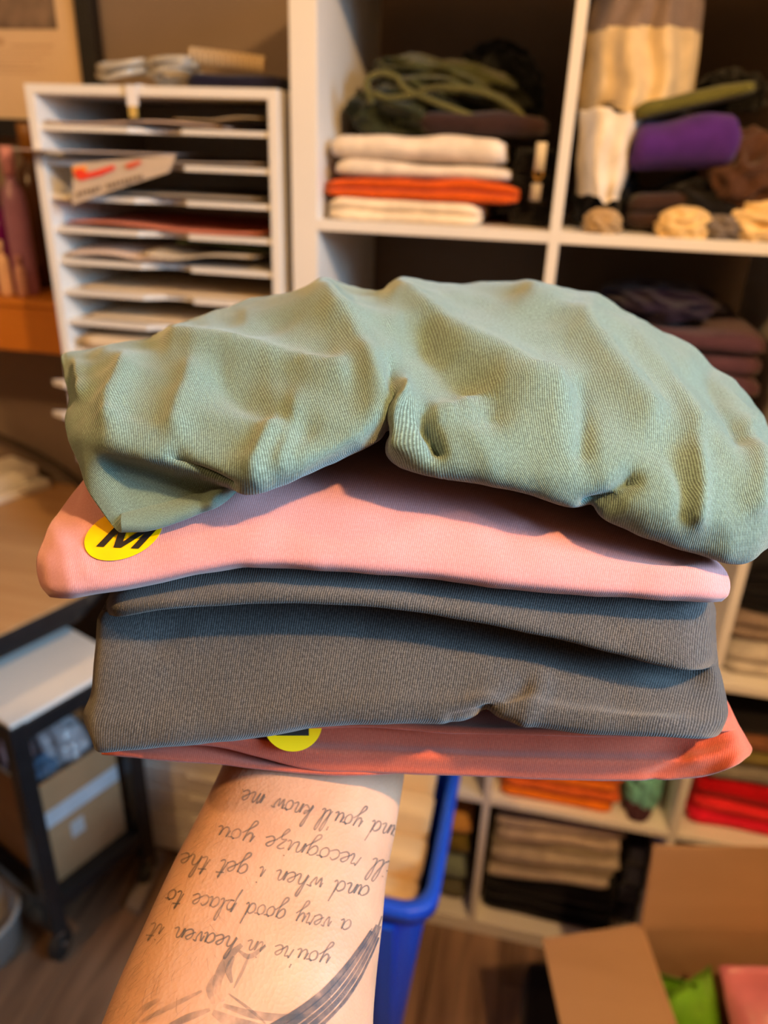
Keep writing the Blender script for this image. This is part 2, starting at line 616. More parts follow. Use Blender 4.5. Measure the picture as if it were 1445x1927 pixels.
heap('olive green cloth crumpled on top of the top left pile', (x0 + 0.160, 0.19, ZA + 0.150), (0.115, 0.12, 0.034), (66, 70, 42), 12, G1, 0.45, rot=-0.16)
heap('black cloth peaking behind the olive green one', (x0 + 0.215, 0.28, ZA + 0.12), (0.08, 0.07, 0.085), (16, 17, 14), 13, G1, 0.4)


def strap(label, pts, rgb, w=0.005):
    P = np.array(pts)
    q = [cr(P, t) for t in np.linspace(0, len(P) - 1, 36)]
    o = tube('strap', q, w, fabric(rgb), None, n=6)
    return tag(o, label, 'strap', 'straps on the green clothes')


strap('olive strap looped at the upper left of the green pile', [onY(*p, 0.045) for p in ((700, 195), (690, 155), (715, 138), (745, 145), (760, 165), (800, 185), (850, 205), (890, 220))], (92, 92, 56))
strap('olive strap lying lower across the green pile', [onY(*p, 0.045) for p in ((700, 175), (730, 185), (775, 180), (820, 165), (900, 172), (960, 200), (985, 225), (970, 245))], (84, 84, 50))
# a small white and gold pull tab hanging beside the divider
t = thing('pull_tab', 'small white tab with a brass ring hanging beside the shelf divider', 'tag', onY(1014, 330, 0.03))
q = [onY(*p, 0.03) for p in ((1020, 268), (1014, 322))]
tube('tab_strip', q, 0.0075, M_paper, t, n=10)
q = [onY(*p, 0.03) for p in ((1010, 345), (1006, 378))]
tube('tab_end', q, 0.0075, surf('gray_tab', (0.5, 0.46, 0.45), 0.5), t, n=10)
c = onY(1013, 328, 0.028)
tube('ring', [(c[0] + 0.006 * math.cos(a), c[1], c[2] + 0.006 * math.sin(a)) for a in np.linspace(0, 2 * math.pi, 17)[:-1]], 0.0016,
     surf('brass', (0.7, 0.42, 0.12), 0.3, metal=1.0), t, n=6, closed=True)
folded('black folded cloth standing on the top left shelf against the divider', x0 + 0.272, x0 + 0.332, 0.05, 0.26, ZA, 0.105, (14, 13, 14), G1, 3, 7)

# --- top right cell
G2 = 'clothes in the top right cell'
x1 = cellx(1)


def hanging(name, label, cat, xa, xb, ya, z0, z1, parts, group=None, depth=0.03, nf=7, seed=0, flare=1.0):
    """a gathered hanging cloth: vertical folds; parts = [(name, v0, v1, rgb)] from the top"""
    root = thing(name, label, cat, ((xa + xb) / 2, ya, z0), group)
    for (nm, v0, v1, rgb) in parts:
        nu, nv = 60, 26
        vs, fs = [], []
        for back in (0, 1):
            for j in range(nv + 1):
                v = v0 + (v1 - v0) * j / nv
                for i in range(nu + 1):
                    u = i / nu
                    wd_ = (xb - xa) * (1 + (flare - 1) * v)
                    xx = (xa + xb) / 2 + wd_ * (u - 0.5) * (1 + 0.06 * sn((v * 4, u, 0), seed))
                    am = depth * (0.35 + 0.65 * v)
                    yy = ya + am * 0.6 * sn((u * nf, v * 1.3, 0.2), seed) + am * 0.25 * math.sin(u * nf * 6.28 + 2 * sn((u * 2, v * 3, 1), seed)) + am * 3 * (abs(u - 0.5) * 2) ** 3
                    zz = z1 + (z0 - z1) * v + (0.012 * sn((u * 5, 0.1, 3), seed) if v > 0.97 or v < 0.03 else 0)
                    vs.append((xx, yy + back * (0.003 + 0.05 * (1 - (abs(u - 0.5) * 2) ** 2)), zz))
        m = (nv + 1) * (nu + 1)
        for j in range(nv):
            for i in range(nu):
                a = j * (nu + 1) + i
                fs.append((a, a + nu + 1, a + nu + 2, a + 1))
                fs.append((m + a, m + a + 1, m + a + nu + 2, m + a + nu + 1))
        for j in range(nv):
            for i in (0, nu):
                a = j * (nu + 1) + i
                fs.append((a, m + a, m + a + nu + 1, a + nu + 1))
        for j in (0, nv):
            for i in range(nu):
                a = j * (nu + 1) + i
                fs.append((a, a + 1, m + a + 1, m + a))
        mesh_obj(nm, vs, fs, fabric(rgb), root, smooth=True)
    return root


pA, pB = onY(1092, 200, 0.03), onY(1272, 0, 0.03)
hanging('hanging_garment', 'gathered hanging garment, gray above and cream below, in the top right cell', 'garment',
        x1 + 0.010, x1 + 0.145, 0.06, onY(1200, 205, 0.05)[2], ZA + CELL - 0.012,
        [('gray_upper', 0.0, 0.44, (128, 112, 104)), ('cream_lower', 0.42, 1.0, (216, 196, 158))], G2, 0.035, 4, 3, 1.3)
hanging('white_cloth', 'white cloth spilling down the divider below the gray and cream garment', 'cloth',
        x1 + 0.006, x1 + 0.092, 0.03, onY(1140, 372, 0.03)[2], onY(1140, 205, 0.03)[2],
        [('draped_cloth', 0.0, 1.0, (236, 226, 210))], G2, 0.03, 2.2, 5, 0.8)
folded('dark brown folded shirt at the bottom of the top right cell, under the purple one', x1 + 0.09, x1 + 0.30, 0.05, 0.28, ZA + 0.004, 0.05, (54, 38, 34), G2, 2, 21, 0.01)
heap('black crumpled cloth low in the middle of the top right cell', (x1 + 0.215, 0.12, ZA), (0.09, 0.08, 0.055), (16, 14, 15), 22, G2, 0.4)
heap('brown crumpled cloth below the purple shirt, by the right divider', (x1 + 0.235, 0.11, ZA + 0.040), (0.06, 0.08, 0.062), (72, 48, 36), 23, G2, 0.4)
folded('bright purple folded shirt in the top right cell', x1 + 0.082, x1 + 0.214, 0.02, 0.28, ZA + 0.080, 0.064, (70, 36, 122), G2, 1, 24, 0.012, 0.06)
folded('olive green folded shirt slanting on top of the purple one', x1 + 0.078, x1 + 0.222, 0.03, 0.27, ZA + 0.140, 0.020, (92, 92, 44), G2, 1, 25, 0.005, 0.25)
heap('black cloth tucked behind the olive green shirt', (x1 + 0.225, 0.24, ZA + 0.165), (0.05, 0.06, 0.035), (14, 14, 14), 26, G2, 0.4)
heap('cream balled cloth at the front of the top right shelf, beside the gray one', (x1 + 0.165, 0.035, ZA), (0.036, 0.03, 0.024), (226, 196, 140), 27, G2, 0.4)
heap('gray balled cloth between the two cream ones on the top right shelf', (x1 + 0.218, 0.045, ZA), (0.035, 0.035, 0.02), (112, 104, 100), 28, G2, 0.4)
heap('cream crumpled cloth at the right end of the top right shelf', (x1 + 0.275, 0.045, ZA), (0.055, 0.04, 0.034), (228, 200, 148), 29, G2, 0.4)
heap('tiny cream scrap with gray stripes under the hanging white cloth', (x1 + 0.055, 0.03, ZA), (0.026, 0.025, 0.02), (176, 150, 112), 30, G2, 0.4)
heap('white cloth end poking out by the brown cloth at the right', (x1 + 0.312, 0.04, ZA + 0.075), (0.024, 0.05, 0.022), (236, 222, 196), 31, G2, 0.3)
heap('black cloth behind the white cloth in the left of the top right cell', (x1 + 0.06, 0.16, ZA), (0.05, 0.09, 0.06), (12, 12, 14), 32, G2, 0.3)

# --- second row
G3 = 'clothes in the second row'
for k in range(4):
    folded(['lowest black folded shirt in the dark left cell', 'second black folded shirt in the dark left cell', 'third black folded shirt in the dark left cell', 'topmost black folded shirt in the dark left cell'][k],
           x0 + 0.04, x0 + 0.30, 0.06, 0.28, ZB + k * 0.032, 0.031, (18, 16, 18), G3, 1, 40 + k)
for k in range(7):
    folded('%s mauve folded shirt in the stack behind the green shirt' % ['lowest', 'second lowest', 'third lowest', 'middle', 'third highest', 'second highest', 'topmost'][k],
           x1 + 0.06, x1 + 0.312 - 0.004 * (k > 4), 0.03, 0.29, ZB + k * 0.032, 0.031, (74, 50, 62), G3, 1, 50 + k, 0.005)
heap('dark violet cloth lying on the mauve stack', (x1 + 0.165, 0.16, ZB + 0.226), (0.09, 0.11, 0.03), (30, 22, 46), 57, G3, 0.4)

# --- third column and third row, right edge of the frame
x2 = cellx(2)
G4 = 'clothes in the right column'
folded('gray beige folded shirt lying on the shelf at the right edge of the photo', x2 + 0.015, x2 + 0.30, 0.03, 0.30, ZC, 0.055, (194, 188, 180), G4, 2, 60)
folded('taupe folded shirt under the black one at the right edge', x2 + 0.012, x2 + 0.29, 0.05, 0.29, ZC + 0.057, 0.05, (140, 124, 112), G4, 2, 61)
folded('black folded shirt above the taupe one at the right edge', x2 + 0.016, x2 + 0.30, 0.06, 0.28, ZC + 0.109, 0.09, (16, 15, 17), G4, 3, 62)
zz = ZD
for k, (nm, rgb, tt) in enumerate((('bright pinkish red folded shirt lowest in the red stack', (222, 30, 60), 0.034), ('coral red folded shirt in the middle of the red stack', (226, 44, 52), 0.026),
                                   ('deep red folded shirt topmost of the red ones', (176, 8, 22), 0.04), ('gray folded shirt on top of the red stack', (128, 124, 118), 0.04),
                                   ('olive folded shirt above the gray one at the right edge', (118, 108, 60), 0.036), ('brown folded shirt above the olive one at the right edge', (120, 80, 56), 0.034),
                                   ('black folded shirt topmost of the stack with the red ones', (20, 18, 20), 0.04))):
    folded(nm, x2 + 0.022 + 0.004 * (k % 2), x2 + 0.30, 0.03 + 0.012 * (k > 2), 0.29, zz, tt, rgb, G4, 1, 63 + k, 0.004)
    zz += tt + 0.001
# second column, fourth row: orange stack, teal cloth
G5 = 'clothes in the cell below the stack in the hand'
for k in range(5):
    folded('%s orange folded shirt on the lower shelf' % ['lowest bright', 'second, slightly darker', 'third', 'fourth', 'topmost'][k], x1 + 0.018 + 0.006 * (k % 2), x1 + 0.228 + 0.012 * (k % 2), 0.012, 0.28, ZD + k * 0.026, 0.025,
           [(238, 126, 30), (206, 96, 40), (232, 120, 34), (212, 104, 40), (236, 122, 30)][k], G5, 1, 70 + k, 0.004)
heap('teal crumpled cloth beside the orange shirts', (x1 + 0.285, 0.085, ZD), (0.036, 0.06, 0.07), (112, 184, 178), 76, G5, 0.35)
heap('dark plum cloth wedged between the orange and teal ones', (x1 + 0.278, 0.045, ZD), (0.026, 0.035, 0.020), (66, 40, 50), 77, G5, 0.4)
# first column, fourth and bottom row
folded('black folded shirt on the shelf above the blue bin', x0 + 0.06, x0 + 0.315, 0.07, 0.28, ZD, 0.08, (14, 13, 15), G5, 2, 80)
folded('dark red folded shirt on the black one behind the blue bin', x0 + 0.06, x0 + 0.31, 0.06, 0.28, ZD + 0.082, 0.04, (110, 10, 30), G5, 1, 81)
G6 = 'clothes in the bottom row'
for k, (nm, rgb, tt) in enumerate((('olive gray folded shirt lowest in the cell behind the blue bin', (92, 90, 70), 0.05), ('gray green folded shirt in the cell behind the blue bin', (120, 134, 120), 0.085),
                                   ('olive folded shirt above the gray green one behind the blue bin', (104, 92, 40), 0.06), ('tan folded shirt topmost in the cell behind the blue bin', (206, 154, 84), 0.045))):
    folded(nm, x0 + 0.05, x0 + 0.318, 0.03, 0.30, ZE + [0, 0.051, 0.137, 0.198][k], tt, rgb, G6, 1, 82 + k, 0.004)
zz = ZE
for k in range(3):
    folded('%s black folded shirt under the taupe stack' % ['lowest', 'middle', 'uppermost'][k], x1 + 0.01, x1 + 0.28, 0.03, 0.31, zz, 0.033, (13, 13, 17), G6, 1, 90 + k, 0.007)
    zz += 0.034
for k in range(6):
    folded('%s taupe folded shirt in the bottom row stack' % ['lowest', 'second lowest', 'third lowest', 'third highest', 'second highest', 'topmost'][k], x1 + 0.012 + 0.004 * ((k * 2) % 3), x1 + 0.258 + 0.006 * (k % 3), 0.03 + 0.004 * (k % 2), 0.30, zz, 0.027,
           [(176, 164, 152), (164, 152, 130), (172, 160, 146), (160, 148, 126), (176, 160, 146), (174, 158, 146)][k], G6, 1, 94 + k, 0.007, 0.10)
    zz += 0.0275
heap('black cloth dropped on top of the taupe stack', (x1 + 0.12, 0.16, zz), (0.10, 0.10, 0.022), (14, 14, 18), 102, G6, 0.4)
folded('dark navy cloth standing at the right of the bottom cell', x1 + 0.288, x1 + 0.33, 0.06, 0.28, ZE, 0.22, (34, 34, 48), G6, 4, 103)

# ------------------------------------------------------------------ paper organiser
OX0, OX1, OZ0, OZ1, OD = -0.413, -0.018, 1.008, 1.606, 0.33
org = thing('paper_organizer', 'white slotted paper organizer with many thin shelves', 'organizer', ((OX0 + OX1) / 2, OD / 2, OZ0))
box('side_panel', OX0, OX0 + 0.015, 0, OD, OZ0, OZ1, M_white, org, 0.001)
box('side_panel', OX1 - 0.015, OX1, 0, OD, OZ0, OZ1, M_white, org, 0.001)
box('top_panel', OX0 + 0.015, OX1 - 0.015, 0, OD, OZ1 - 0.013, OZ1, M_white, org, 0.001)
box('bottom_panel', OX0 + 0.015, OX1 - 0.015, 0, OD, OZ0, OZ0 + 0.013, M_white, org, 0.001)
box('back_panel', OX0 + 0.015, OX1 - 0.015, OD - 0.006, OD, OZ0 + 0.013, OZ1 - 0.013, M_board, org, 0)
ox0, ox1 = OX0 + 0.015, OX1 - 0.015
cx = (ox0 + ox1) / 2 + 0.012
poly = [(ox0, 0.004), (cx - 0.05, 0.004), (cx - 0.04, 0.012), (cx - 0.02, 0.024), (cx, 0.027), (cx + 0.02, 0.024), (cx + 0.034, 0.012), (cx + 0.036, 0.004), (ox1, 0.004), (ox1, OD - 0.006), (ox0, OD - 0.006)]
SLOT = [1.552 - 0.0485 * k for k in range(11)]
for z in SLOT:
    prism('shelf_plate', poly, z - 0.007, z, M_white, org)

SHEETG = 'papers in the organizer slots'


def sheet(label, xa, xb, ya, yb, z, col, t=0.0012, rot=0.0, curl=0.006, seed=0, name='paper_sheet', group=SHEETG):
    """a sheet (or thin wad) of paper lying in a slot, slightly curled"""
    nx, ny = 14, 10
    xc, yc = (xa + xb) / 2, (ya + yb) / 2
    c, s = math.cos(rot), math.sin(rot)
    vs, fs = [], []
    for top in (0, 1):
        for j in range(ny + 1):
            for i in range(nx + 1):
                u, v = i / nx, j / ny
                xx, yy = xa + (xb - xa) * u - xc, ya + (yb - ya) * v - yc
                h = curl * max(0, 0.5 + sn((u * 1.6, v * 1.3, 0), seed)) + 0.0005
                vs.append((xc + xx * c - yy * s, yc + xx * s + yy * c, z + h + top * t))
    m = (nx + 1) * (ny + 1)
    for j in range(ny):
        for i in range(nx):
            a = j * (nx + 1) + i
            fs += [(a, a + nx + 1, a + nx + 2, a + 1), (m + a, m + a + 1, m + a + nx + 2, m + a + nx + 1)]
    for j in range(ny):
        for i in (0, nx):
            a = j * (nx + 1) + i
            fs.append((a, m + a, m + a + nx + 1, a + nx + 1))
    for j in (0, ny):
        for i in range(nx):
            a = j * (nx + 1) + i
            fs.append((a, a + 1, m + a + 1, m + a))
    return tag(mesh_obj(name, vs, fs, surf('paper_%d' % seed, col, 0.75, 0.08, 30), None, True), label, 'paper', group)


pp = lambda *c: lin(c)
sheet('pinkish gray sheet on the uppermost shelf of the organizer', ox0 + 0.01, ox1 - 0.07, 0.004, 0.29, SLOT[0], pp(200, 178, 166), 0.003, 0, 0.008, 1)
sheet('curled cream sheet at the right of the uppermost slot', ox1 - 0.15, ox1 - 0.012, 0.01, 0.29, SLOT[0] + 0.012, pp(196, 176, 140), 0.0012, 0, 0.012, 2)
sheet('pale gray sheet lying in the second slot', ox0 + 0.02, ox1 - 0.012, 0.006, 0.28, SLOT[1], pp(188, 176, 168), 0.002, 0, 0.006, 3)
sheet('gray sheet lying under the red print in the third slot', ox0 + 0.09, ox1 - 0.02, 0.01, 0.28, SLOT[2], pp(150, 142, 132), 0.003, 0, 0.005, 4)
sheet('red and pink printed sheet in the fourth slot', ox0 + 0.02, ox1 - 0.02, 0.012, 0.28, SLOT[3], pp(206, 128, 104), 0.003, 0, 0.010, 5)
sheet('white crumpled sheet at the left of the fifth slot', ox0 + 0.015, ox1 - 0.16, 0.004, 0.28, SLOT[4], pp(214, 196, 186), 0.003, 0, 0.014, 6)
sheet('white sheet with green and red prints at the right of the fifth slot', ox0 + 0.15, ox1 - 0.03, 0.0, 0.27, SLOT[4] + 0.006, pp(196, 186, 170), 0.002, 0, 0.018, 7)
sheet('dark green printed card deep in the fifth slot', ox1 - 0.17, ox1 - 0.02, 0.03, 0.28, SLOT[4] + 0.027, pp(70, 84, 50), 0.002, 0, 0.006, 8)
sheet('cream sheet in the sixth slot', ox0 + 0.02, ox1 - 0.02, 0.02, 0.29, SLOT[5], pp(206, 188, 160), 0.002, 0, 0.004, 9)
sheet('cream sheet in the seventh slot', ox0 + 0.02, ox1 - 0.02, 0.02, 0.29, SLOT[6], pp(206, 190, 164), 0.002, 0, 0.004, 10)
sheet('cream paper wad in the eighth slot', ox0 + 0.02, ox1 - 0.02, 0.006, 0.29, SLOT[7], pp(214, 196, 168), 0.018, 0, 0.004, 11)
# paper that sticks out of the second slot to the left, past the front
o = prism('paper_sheet', [(-0.435, -0.02), (-0.36, -0.035), (-0.27, -0.01), (-0.20, 0.0), (-0.20, 0.2), (-0.36, 0.2), (-0.39, 0.004), (-0.425, -0.004)], SLOT[1] + 0.013, SLOT[1] + 0.0145, surf('paper_tab', pp(206, 190, 184), 0.75, 0.06))
tag(o, 'white paper corner poking out left of the second slot', 'paper', SHEETG)
for k, (zy, lb) in enumerate(((724, 'white paper corner poking out left of a low slot, upper one'), (782, 'white paper corner poking out left of a low slot, lower one'))):
    c = onY(100, zy, -0.012)
    o = prism('paper_sheet', [(c[0], c[1]), (c[0] + 0.03, c[1] - 0.012), (c[0] + 0.09, c[1] - 0.006), (c[0] + 0.12, 0.10), (c[0] + 0.07, 0.14), (OX0 + 0.018, 0.01), (OX0 + 0.01, -0.003)], c[2], c[2] + 0.002 + 0.012 * 0.6, M_paper)
    tag(o, lb, 'paper', SHEETG)
# the printed card hanging out of the second slot: white strip with a red swoosh and a line of print
card = thing('printed_card', 'white printed strip with a red swoosh hanging out of the second slot', 'card', onY(230, 340, -0.012))
quad = [(137, 308), (330, 292), (318, 324), (200, 362), (136, 386)]
Yc = -0.014
front = [onY(*p, Yc - 0.002 * (i in (3, 4))) for i, p in enumerate(quad)]
back = [p + np.array([0.0004, 0.0012, 0.0004]) for p in front]
n = len(front)
mesh_obj('card_sheet', front + back, [tuple(range(n)), tuple(range(2 * n - 1, n - 1, -1))] + [(i, n + i, n + (i + 1) % n, (i + 1) % n) for i in range(n)], surf('card_paper', pp(196, 180, 162), 0.7, 0.06), card)


def print_patch(name, pts, col, parent, Y):
    v = [onY(*p, Y) for p in pts]
    m = len(v)
    w = [p + np.array([0, 0.0006, 0]) for p in v]
    return mesh_obj(name, v + w, [tuple(range(m)), tuple(range(2 * m - 1, m - 1, -1))] + [(i, m + i, m + (i + 1) % m, (i + 1) % m) for i in range(m)], surf(name, col, 0.6, 0.05), parent)


print_patch('red_swoosh', [(138, 322), (150, 316), (165, 325), (190, 318), (214, 310), (216, 318), (190, 330), (165, 336), (152, 340), (142, 334)], pp(232, 62, 36), card, Yc - 0.0035)
print_patch('orange_mark', [(135, 315), (162, 311), (164, 322), (150, 327), (136, 324)], pp(240, 160, 70), card, Yc - 0.0030)
print_patch('red_mark', [(236, 309), (262, 301), (267, 306), (250, 316), (238, 318)], pp(214, 88, 50), card, Yc - 0.0035)
for i in range(16):                                              # the illegible line of print: small separate dark marks
    u = i / 15
    xx, yy = 145 + 118 * u, 362 - 33 * u
    if i in (6,): continue
    print_patch('print_mark', [(xx, yy), (xx + 4.5, yy - 1.3), (xx + 5, yy + (6 if i % 3 else 9)), (xx + 0.5, yy + (7 if i % 4 else 10))], pp(120, 106, 96), card, Yc - 0.0038)

# white tag strip hanging over the organiser's top edge
t = thing('hanging_tag', 'narrow white tag with a gold end hanging over the organizer top', 'tag', onY(248, 160, -0.006))
a, b = onY(236, 166, -0.006), onY(261, 200, -0.006)
box('tag_strip', a[0], b[0] - 0.001, -0.006, -0.004, b[2], OZ1 + 0.002, surf('tag_white', (0.8, 0.8, 0.84), 0.5), t, 0.0004)
c = onY(262, 222, -0.006)
box('gold_end', a[0] + 0.002, b[0] - 0.004, -0.0065, -0.0035, c[2], b[2], surf('tag_gold', (0.6, 0.42, 0.12), 0.4), t, 0.0004)
box('tag_fold', a[0], b[0] - 0.001, -0.006, 0.05, OZ1, OZ1 + 0.002, surf('tag_white2', (0.8, 0.8, 0.84), 0.5), t, 0.0004)


def coil(label, c, R, n, seed, sq=0.35):
    rnd = random.Random(seed)
    pts = []
    for i in range(n * 22):
        a = 2 * math.pi * i / 22
        rr = R * (0.75 + 0.3 * rnd.random() * 0.3 + 0.2 * math.sin(a * 0.37 + seed))
        pts.append((c[0] + rr * math.cos(a) * 1.2, c[1] + rr * math.sin(a), c[2] + 0.006 + 0.016 * abs(math.sin(a * 0.5 + seed)) + 0.006 * (i / 22)))
    o = tube('plastic_coil', pts, 0.0045, M_clear2, None, n=7)
    return tag(o, label, 'coil', 'clear coils on the organizer')


M_clear2 = surf('shiny_clear_plastic', (0.62, 0.58, 0.5), 0.12, 0.1, 20, spec=0.8, trans=0.35)
coil('clear plastic coil lying left on top of the organizer', (-0.278, 0.055, OZ1), 0.034, 3, 1)
coil('clear plastic coil lying right of the other on the organizer', (-0.205, 0.07, OZ1), 0.034, 3, 2)
o = folded('dark navy folder lying flat on top of the organizer', -0.165, -0.022, 0.02, 0.24, OZ1, 0.020, (22, 20, 40), None, 1, 110, 0.002, name='folder')
o['category'] = 'folder'
rs = thing('ribbed_strip', 'beige ribbed strip leaning on the navy folder', 'strip', (-0.11, 0.06, OZ1 + 0.02))
pa, pb = onY(355, 102, 0.07), onY(497, 120, 0.07)
A_ = Vector(pa)
B_ = Vector(pb)
rl = (B_ - A_).length
for k in range(13):
    p = A_.lerp(B_, (k + 0.5) / 13)
    tube('rib', [p + Vector((0, -0.004, -0.011)), p + Vector((0, 0.0, 0.008)), p + Vector((0, 0.01, 0.008))], rl / 26 * 0.75, surf('beige_rib', pp(196, 174, 140), 0.5) if k == 0 else bpy.data.materials['beige_rib'], rs, n=6)
bm = box_bm(-rl / 2, rl / 2, 0.0, 0.008, -0.010, 0.006, 0.001, Matrix.Translation((A_ + B_) / 2) @ (B_ - A_).to_track_quat('X', 'Z').to_matrix().to_4x4())
bm_obj('backing', bm, surf('brown_backing', pp(120, 92, 62), 0.6), rs)

# drawer tower that carries the organiser
DX0, DX1 = -0.395, -0.03
tw = thing('drawer_tower', 'milky plastic tower of shallow drawers under the organizer', 'drawers', ((DX0 + DX1) / 2, 0.2, 0))
box('side_panel', DX0, DX0 + 0.012, 0.03, 0.36, 0.0, OZ0 - 0.001, M_milky, tw, 0.002)
box('side_panel', DX1 - 0.012, DX1, 0.03, 0.36, 0.0, OZ0 - 0.001, M_milky, tw, 0.002)
box('back_panel', DX0 + 0.012, DX1 - 0.012, 0.35, 0.36, 0.0, OZ0 - 0.001, M_milky, tw, 0)
box('top_panel', DX0 + 0.012, DX1 - 0.012, 0.03, 0.35, OZ0 - 0.012, OZ0 - 0.001, M_milky, tw, 0.001)
dz = 0.066
k = 0
while 0.02 + (k + 1) * dz < OZ0 - 0.012:
    z = 0.02 + k * dz
    d = box('drawer', DX0 + 0.014, DX1 - 0.014, 0.028, 0.33, z, z + dz - 0.006, M_milky, tw, 0.004)
    box('drawer_lip', (DX0 + DX1) / 2 - 0.06, (DX0 + DX1) / 2 + 0.06, 0.016, 0.03, z + dz - 0.016, z + dz - 0.010, M_milky, d, 0.002)
    k += 1

# ------------------------------------------------------------------ framed print on the wall
PX1, PZ0, PZ1, PX0 = -0.552, 1.568, 2.05, -1.05
fp = thing('framed_print', 'black framed cream print with a gray photo and small text lines', 'picture', ((PX0 + PX1) / 2, 0.40, PZ0 - 0.03))
fw = 0.034
box('frame_rail', PX1, PX1 + fw, 0.385, 0.419, PZ0 - fw, PZ1 + fw, M_black, fp, 0.002)
box('frame_rail', PX0 - fw, PX0, 0.385, 0.419, PZ0 - fw, PZ1 + fw, M_black, fp, 0.002)
box('frame_rail', PX0, PX1, 0.385, 0.419, PZ0 - fw, PZ0, M_black, fp, 0.002)
box('frame_rail', PX0, PX1, 0.385, 0.419, PZ1, PZ1 + fw, M_black, fp, 0.002)
box('print_sheet', PX0, PX1, 0.404, 0.410, PZ0, PZ1, surf('cream_print', pp(226, 200, 166), 0.7, 0.03), fp, 0)
ph = onY(108, 55, 0.403)
box('photo', PX0 + 0.06, ph[0], 0.4025, 0.4038, ph[2], PZ1 - 0.06, surf('gray_photo', pp(122, 104, 90), 0.6, 0.45, 22), fp, 0)
for k, (xa, xb, yy, hh) in enumerate(((-80, 8, 78, 14), (20, 100, 86, 4), (-80, 95, 98, 4), (-80, 80, 110, 4), (-80, 62, 121, 4), (-80, 84, 128, 4), (-80, 70, 136, 4))):
    a, b = onY(xa, yy - hh / 2, 0.403), onY(xb, yy + hh / 2, 0.403)
    box('text_line', a[0], b[0], 0.4028, 0.4038, b[2], a[2] if a[2] > b[2] else b[2] + 0.003, surf('faded_text_%d' % k, pp(196, 164, 128), 0.7, 0.2, 300), fp, 0)

# ------------------------------------------------------------------ wooden wall ledge with bottles
LY = 0.16
a, b = onY(0, 572, LY), onY(110, 668, LY)
lz1, lz0 = a[2], b[2]
led = thing('wooden_ledge', 'orange stained wooden ledge left of the organizer', 'shelf', (-0.9, 0.28, lz0))
box('front_board', -1.4, -0.44, LY, LY + 0.02, lz0, lz1, M_orangewood, led, 0.003)
box('top_board', -1.4, -0.44, LY - 0.006, 0.418, lz1, lz1 + 0.012, M_orangewood, led, 0.002)
box('end_board', -0.46, -0.44, LY + 0.02, 0.418, lz0, lz1, M_orangewood, led, 0.002)


def bottle(label, x, y, r, h, col, capcol, group='bottles on the wooden ledge'):
    t = thing('bottle', label, 'bottle', (x, y, lz1 + 0.012), group)
    lathe('body', [(r * 0.9, 0), (r, 0.005), (r, h * 0.62), (r * 0.85, h * 0.72), (r * 0.4, h * 0.78), (r * 0.38, h * 0.82)], (x, y, lz1 + 0.0125), surf('bottle_' + label[:14], col, 0.25, 0.1, 20), t)
    lathe('cap', [(r * 0.5, h * 0.82), (r * 0.52, h), (r * 0.45, h * 1.01), (0.001, h * 1.01)], (x, y, lz1 + 0.0125), surf('cap_' + label[:14], capcol, 0.4), t)
    return t


q = onY(12, 540, 0.24)
bottle('deep magenta bottle at the left edge on the wooden ledge', q[0], 0.24, 0.034, 0.20, pp(124, 18, 120), pp(180, 120, 150))
q = onY(52, 540, 0.21)
bottle('tall mauve bottle with a pink cap on the wooden ledge', q[0], 0.21, 0.022, 0.26, pp(172, 124, 160), pp(214, 152, 170))
q = onY(16, 545, 0.19)
bottle('small cream and pink bottle in front of the magenta one', q[0], 0.185, 0.012, 0.10, pp(226, 186, 160), pp(226, 196, 176))
q = onY(46, 545, 0.19)
bottle('small pale pink bottle in front of the mauve one', q[0], 0.185, 0.010, 0.075, pp(222, 170, 160), pp(214, 160, 156))
q = onY(85, 540, 0.3)
bottle('brown amber bottle against the wall beside the organizer', q[0], 0.31, 0.030, 0.30, pp(70, 38, 14), pp(120, 78, 26))

# cable drooping on the wall behind the desk
P = np.array([onY(*p, 0.39) for p in ((-150, 760), (-60, 795), (0, 822), (60, 850), (110, 880), (150, 912), (190, 960), (230, 1010))])
tag(tube('cable', [cr(P, t) for t in np.linspace(0, 7, 40)], 0.009, surf('brown_cable', (0.045, 0.03, 0.02), 0.6), None), 'dark cable drooping across the wall above the desk', 'cable')

# ------------------------------------------------------------------ desk, rolling cart and things on it (turned about 22 degrees)
ca = math.radians(-22.5)                                          # long axis (0.383, 0.924)
MC = Matrix.Translation((-0.434, -0.272, 0)) @ Matrix.Rotation(ca, 4, 'Z')    # local: x to the right, y along the right edge; origin at the near right leg
cart = thing('rolling_cart', 'black metal rolling cart with a light gray top shelf on casters', 'cart', (MC @ Vector((-0.2, 0.25, 0))))
CL, CWD = 0.225, 0.44
legs = [(0, 0), (0, CL), (-CWD, 0), (-CWD, CL)]
for (lx, ly) in legs:
    box('leg', lx - 0.032, lx, ly, ly + 0.032, 0.075, 0.605, M_black, cart, 0.002, MC)
for z in (0.13, 0.565):
    box('rail', -0.03, -0.002, 0.032, CL, z, z + 0.035, M_black, cart, 0.002, MC)
    box('rail', -CWD - 0.03, -CWD - 0.002, 0.032, CL, z, z + 0.035, M_black, cart, 0.002, MC)
    box('rail', -CWD, -0.032, 0.002, 0.03, z, z + 0.035, M_black, cart, 0.002, MC)
    box('rail', -CWD, -0.032, CL + 0.002, CL + 0.03, z, z + 0.035, M_black, cart, 0.002, MC)
box('top_shelf', -CWD - 0.025, -0.006, 0.006, CL + 0.026, 0.601, 0.612, M_gray, cart, 0.002, MC)
box('lower_shelf', -CWD, -0.03, 0.03, CL, 0.14, 0.152, M_black, cart, 0.001, MC)
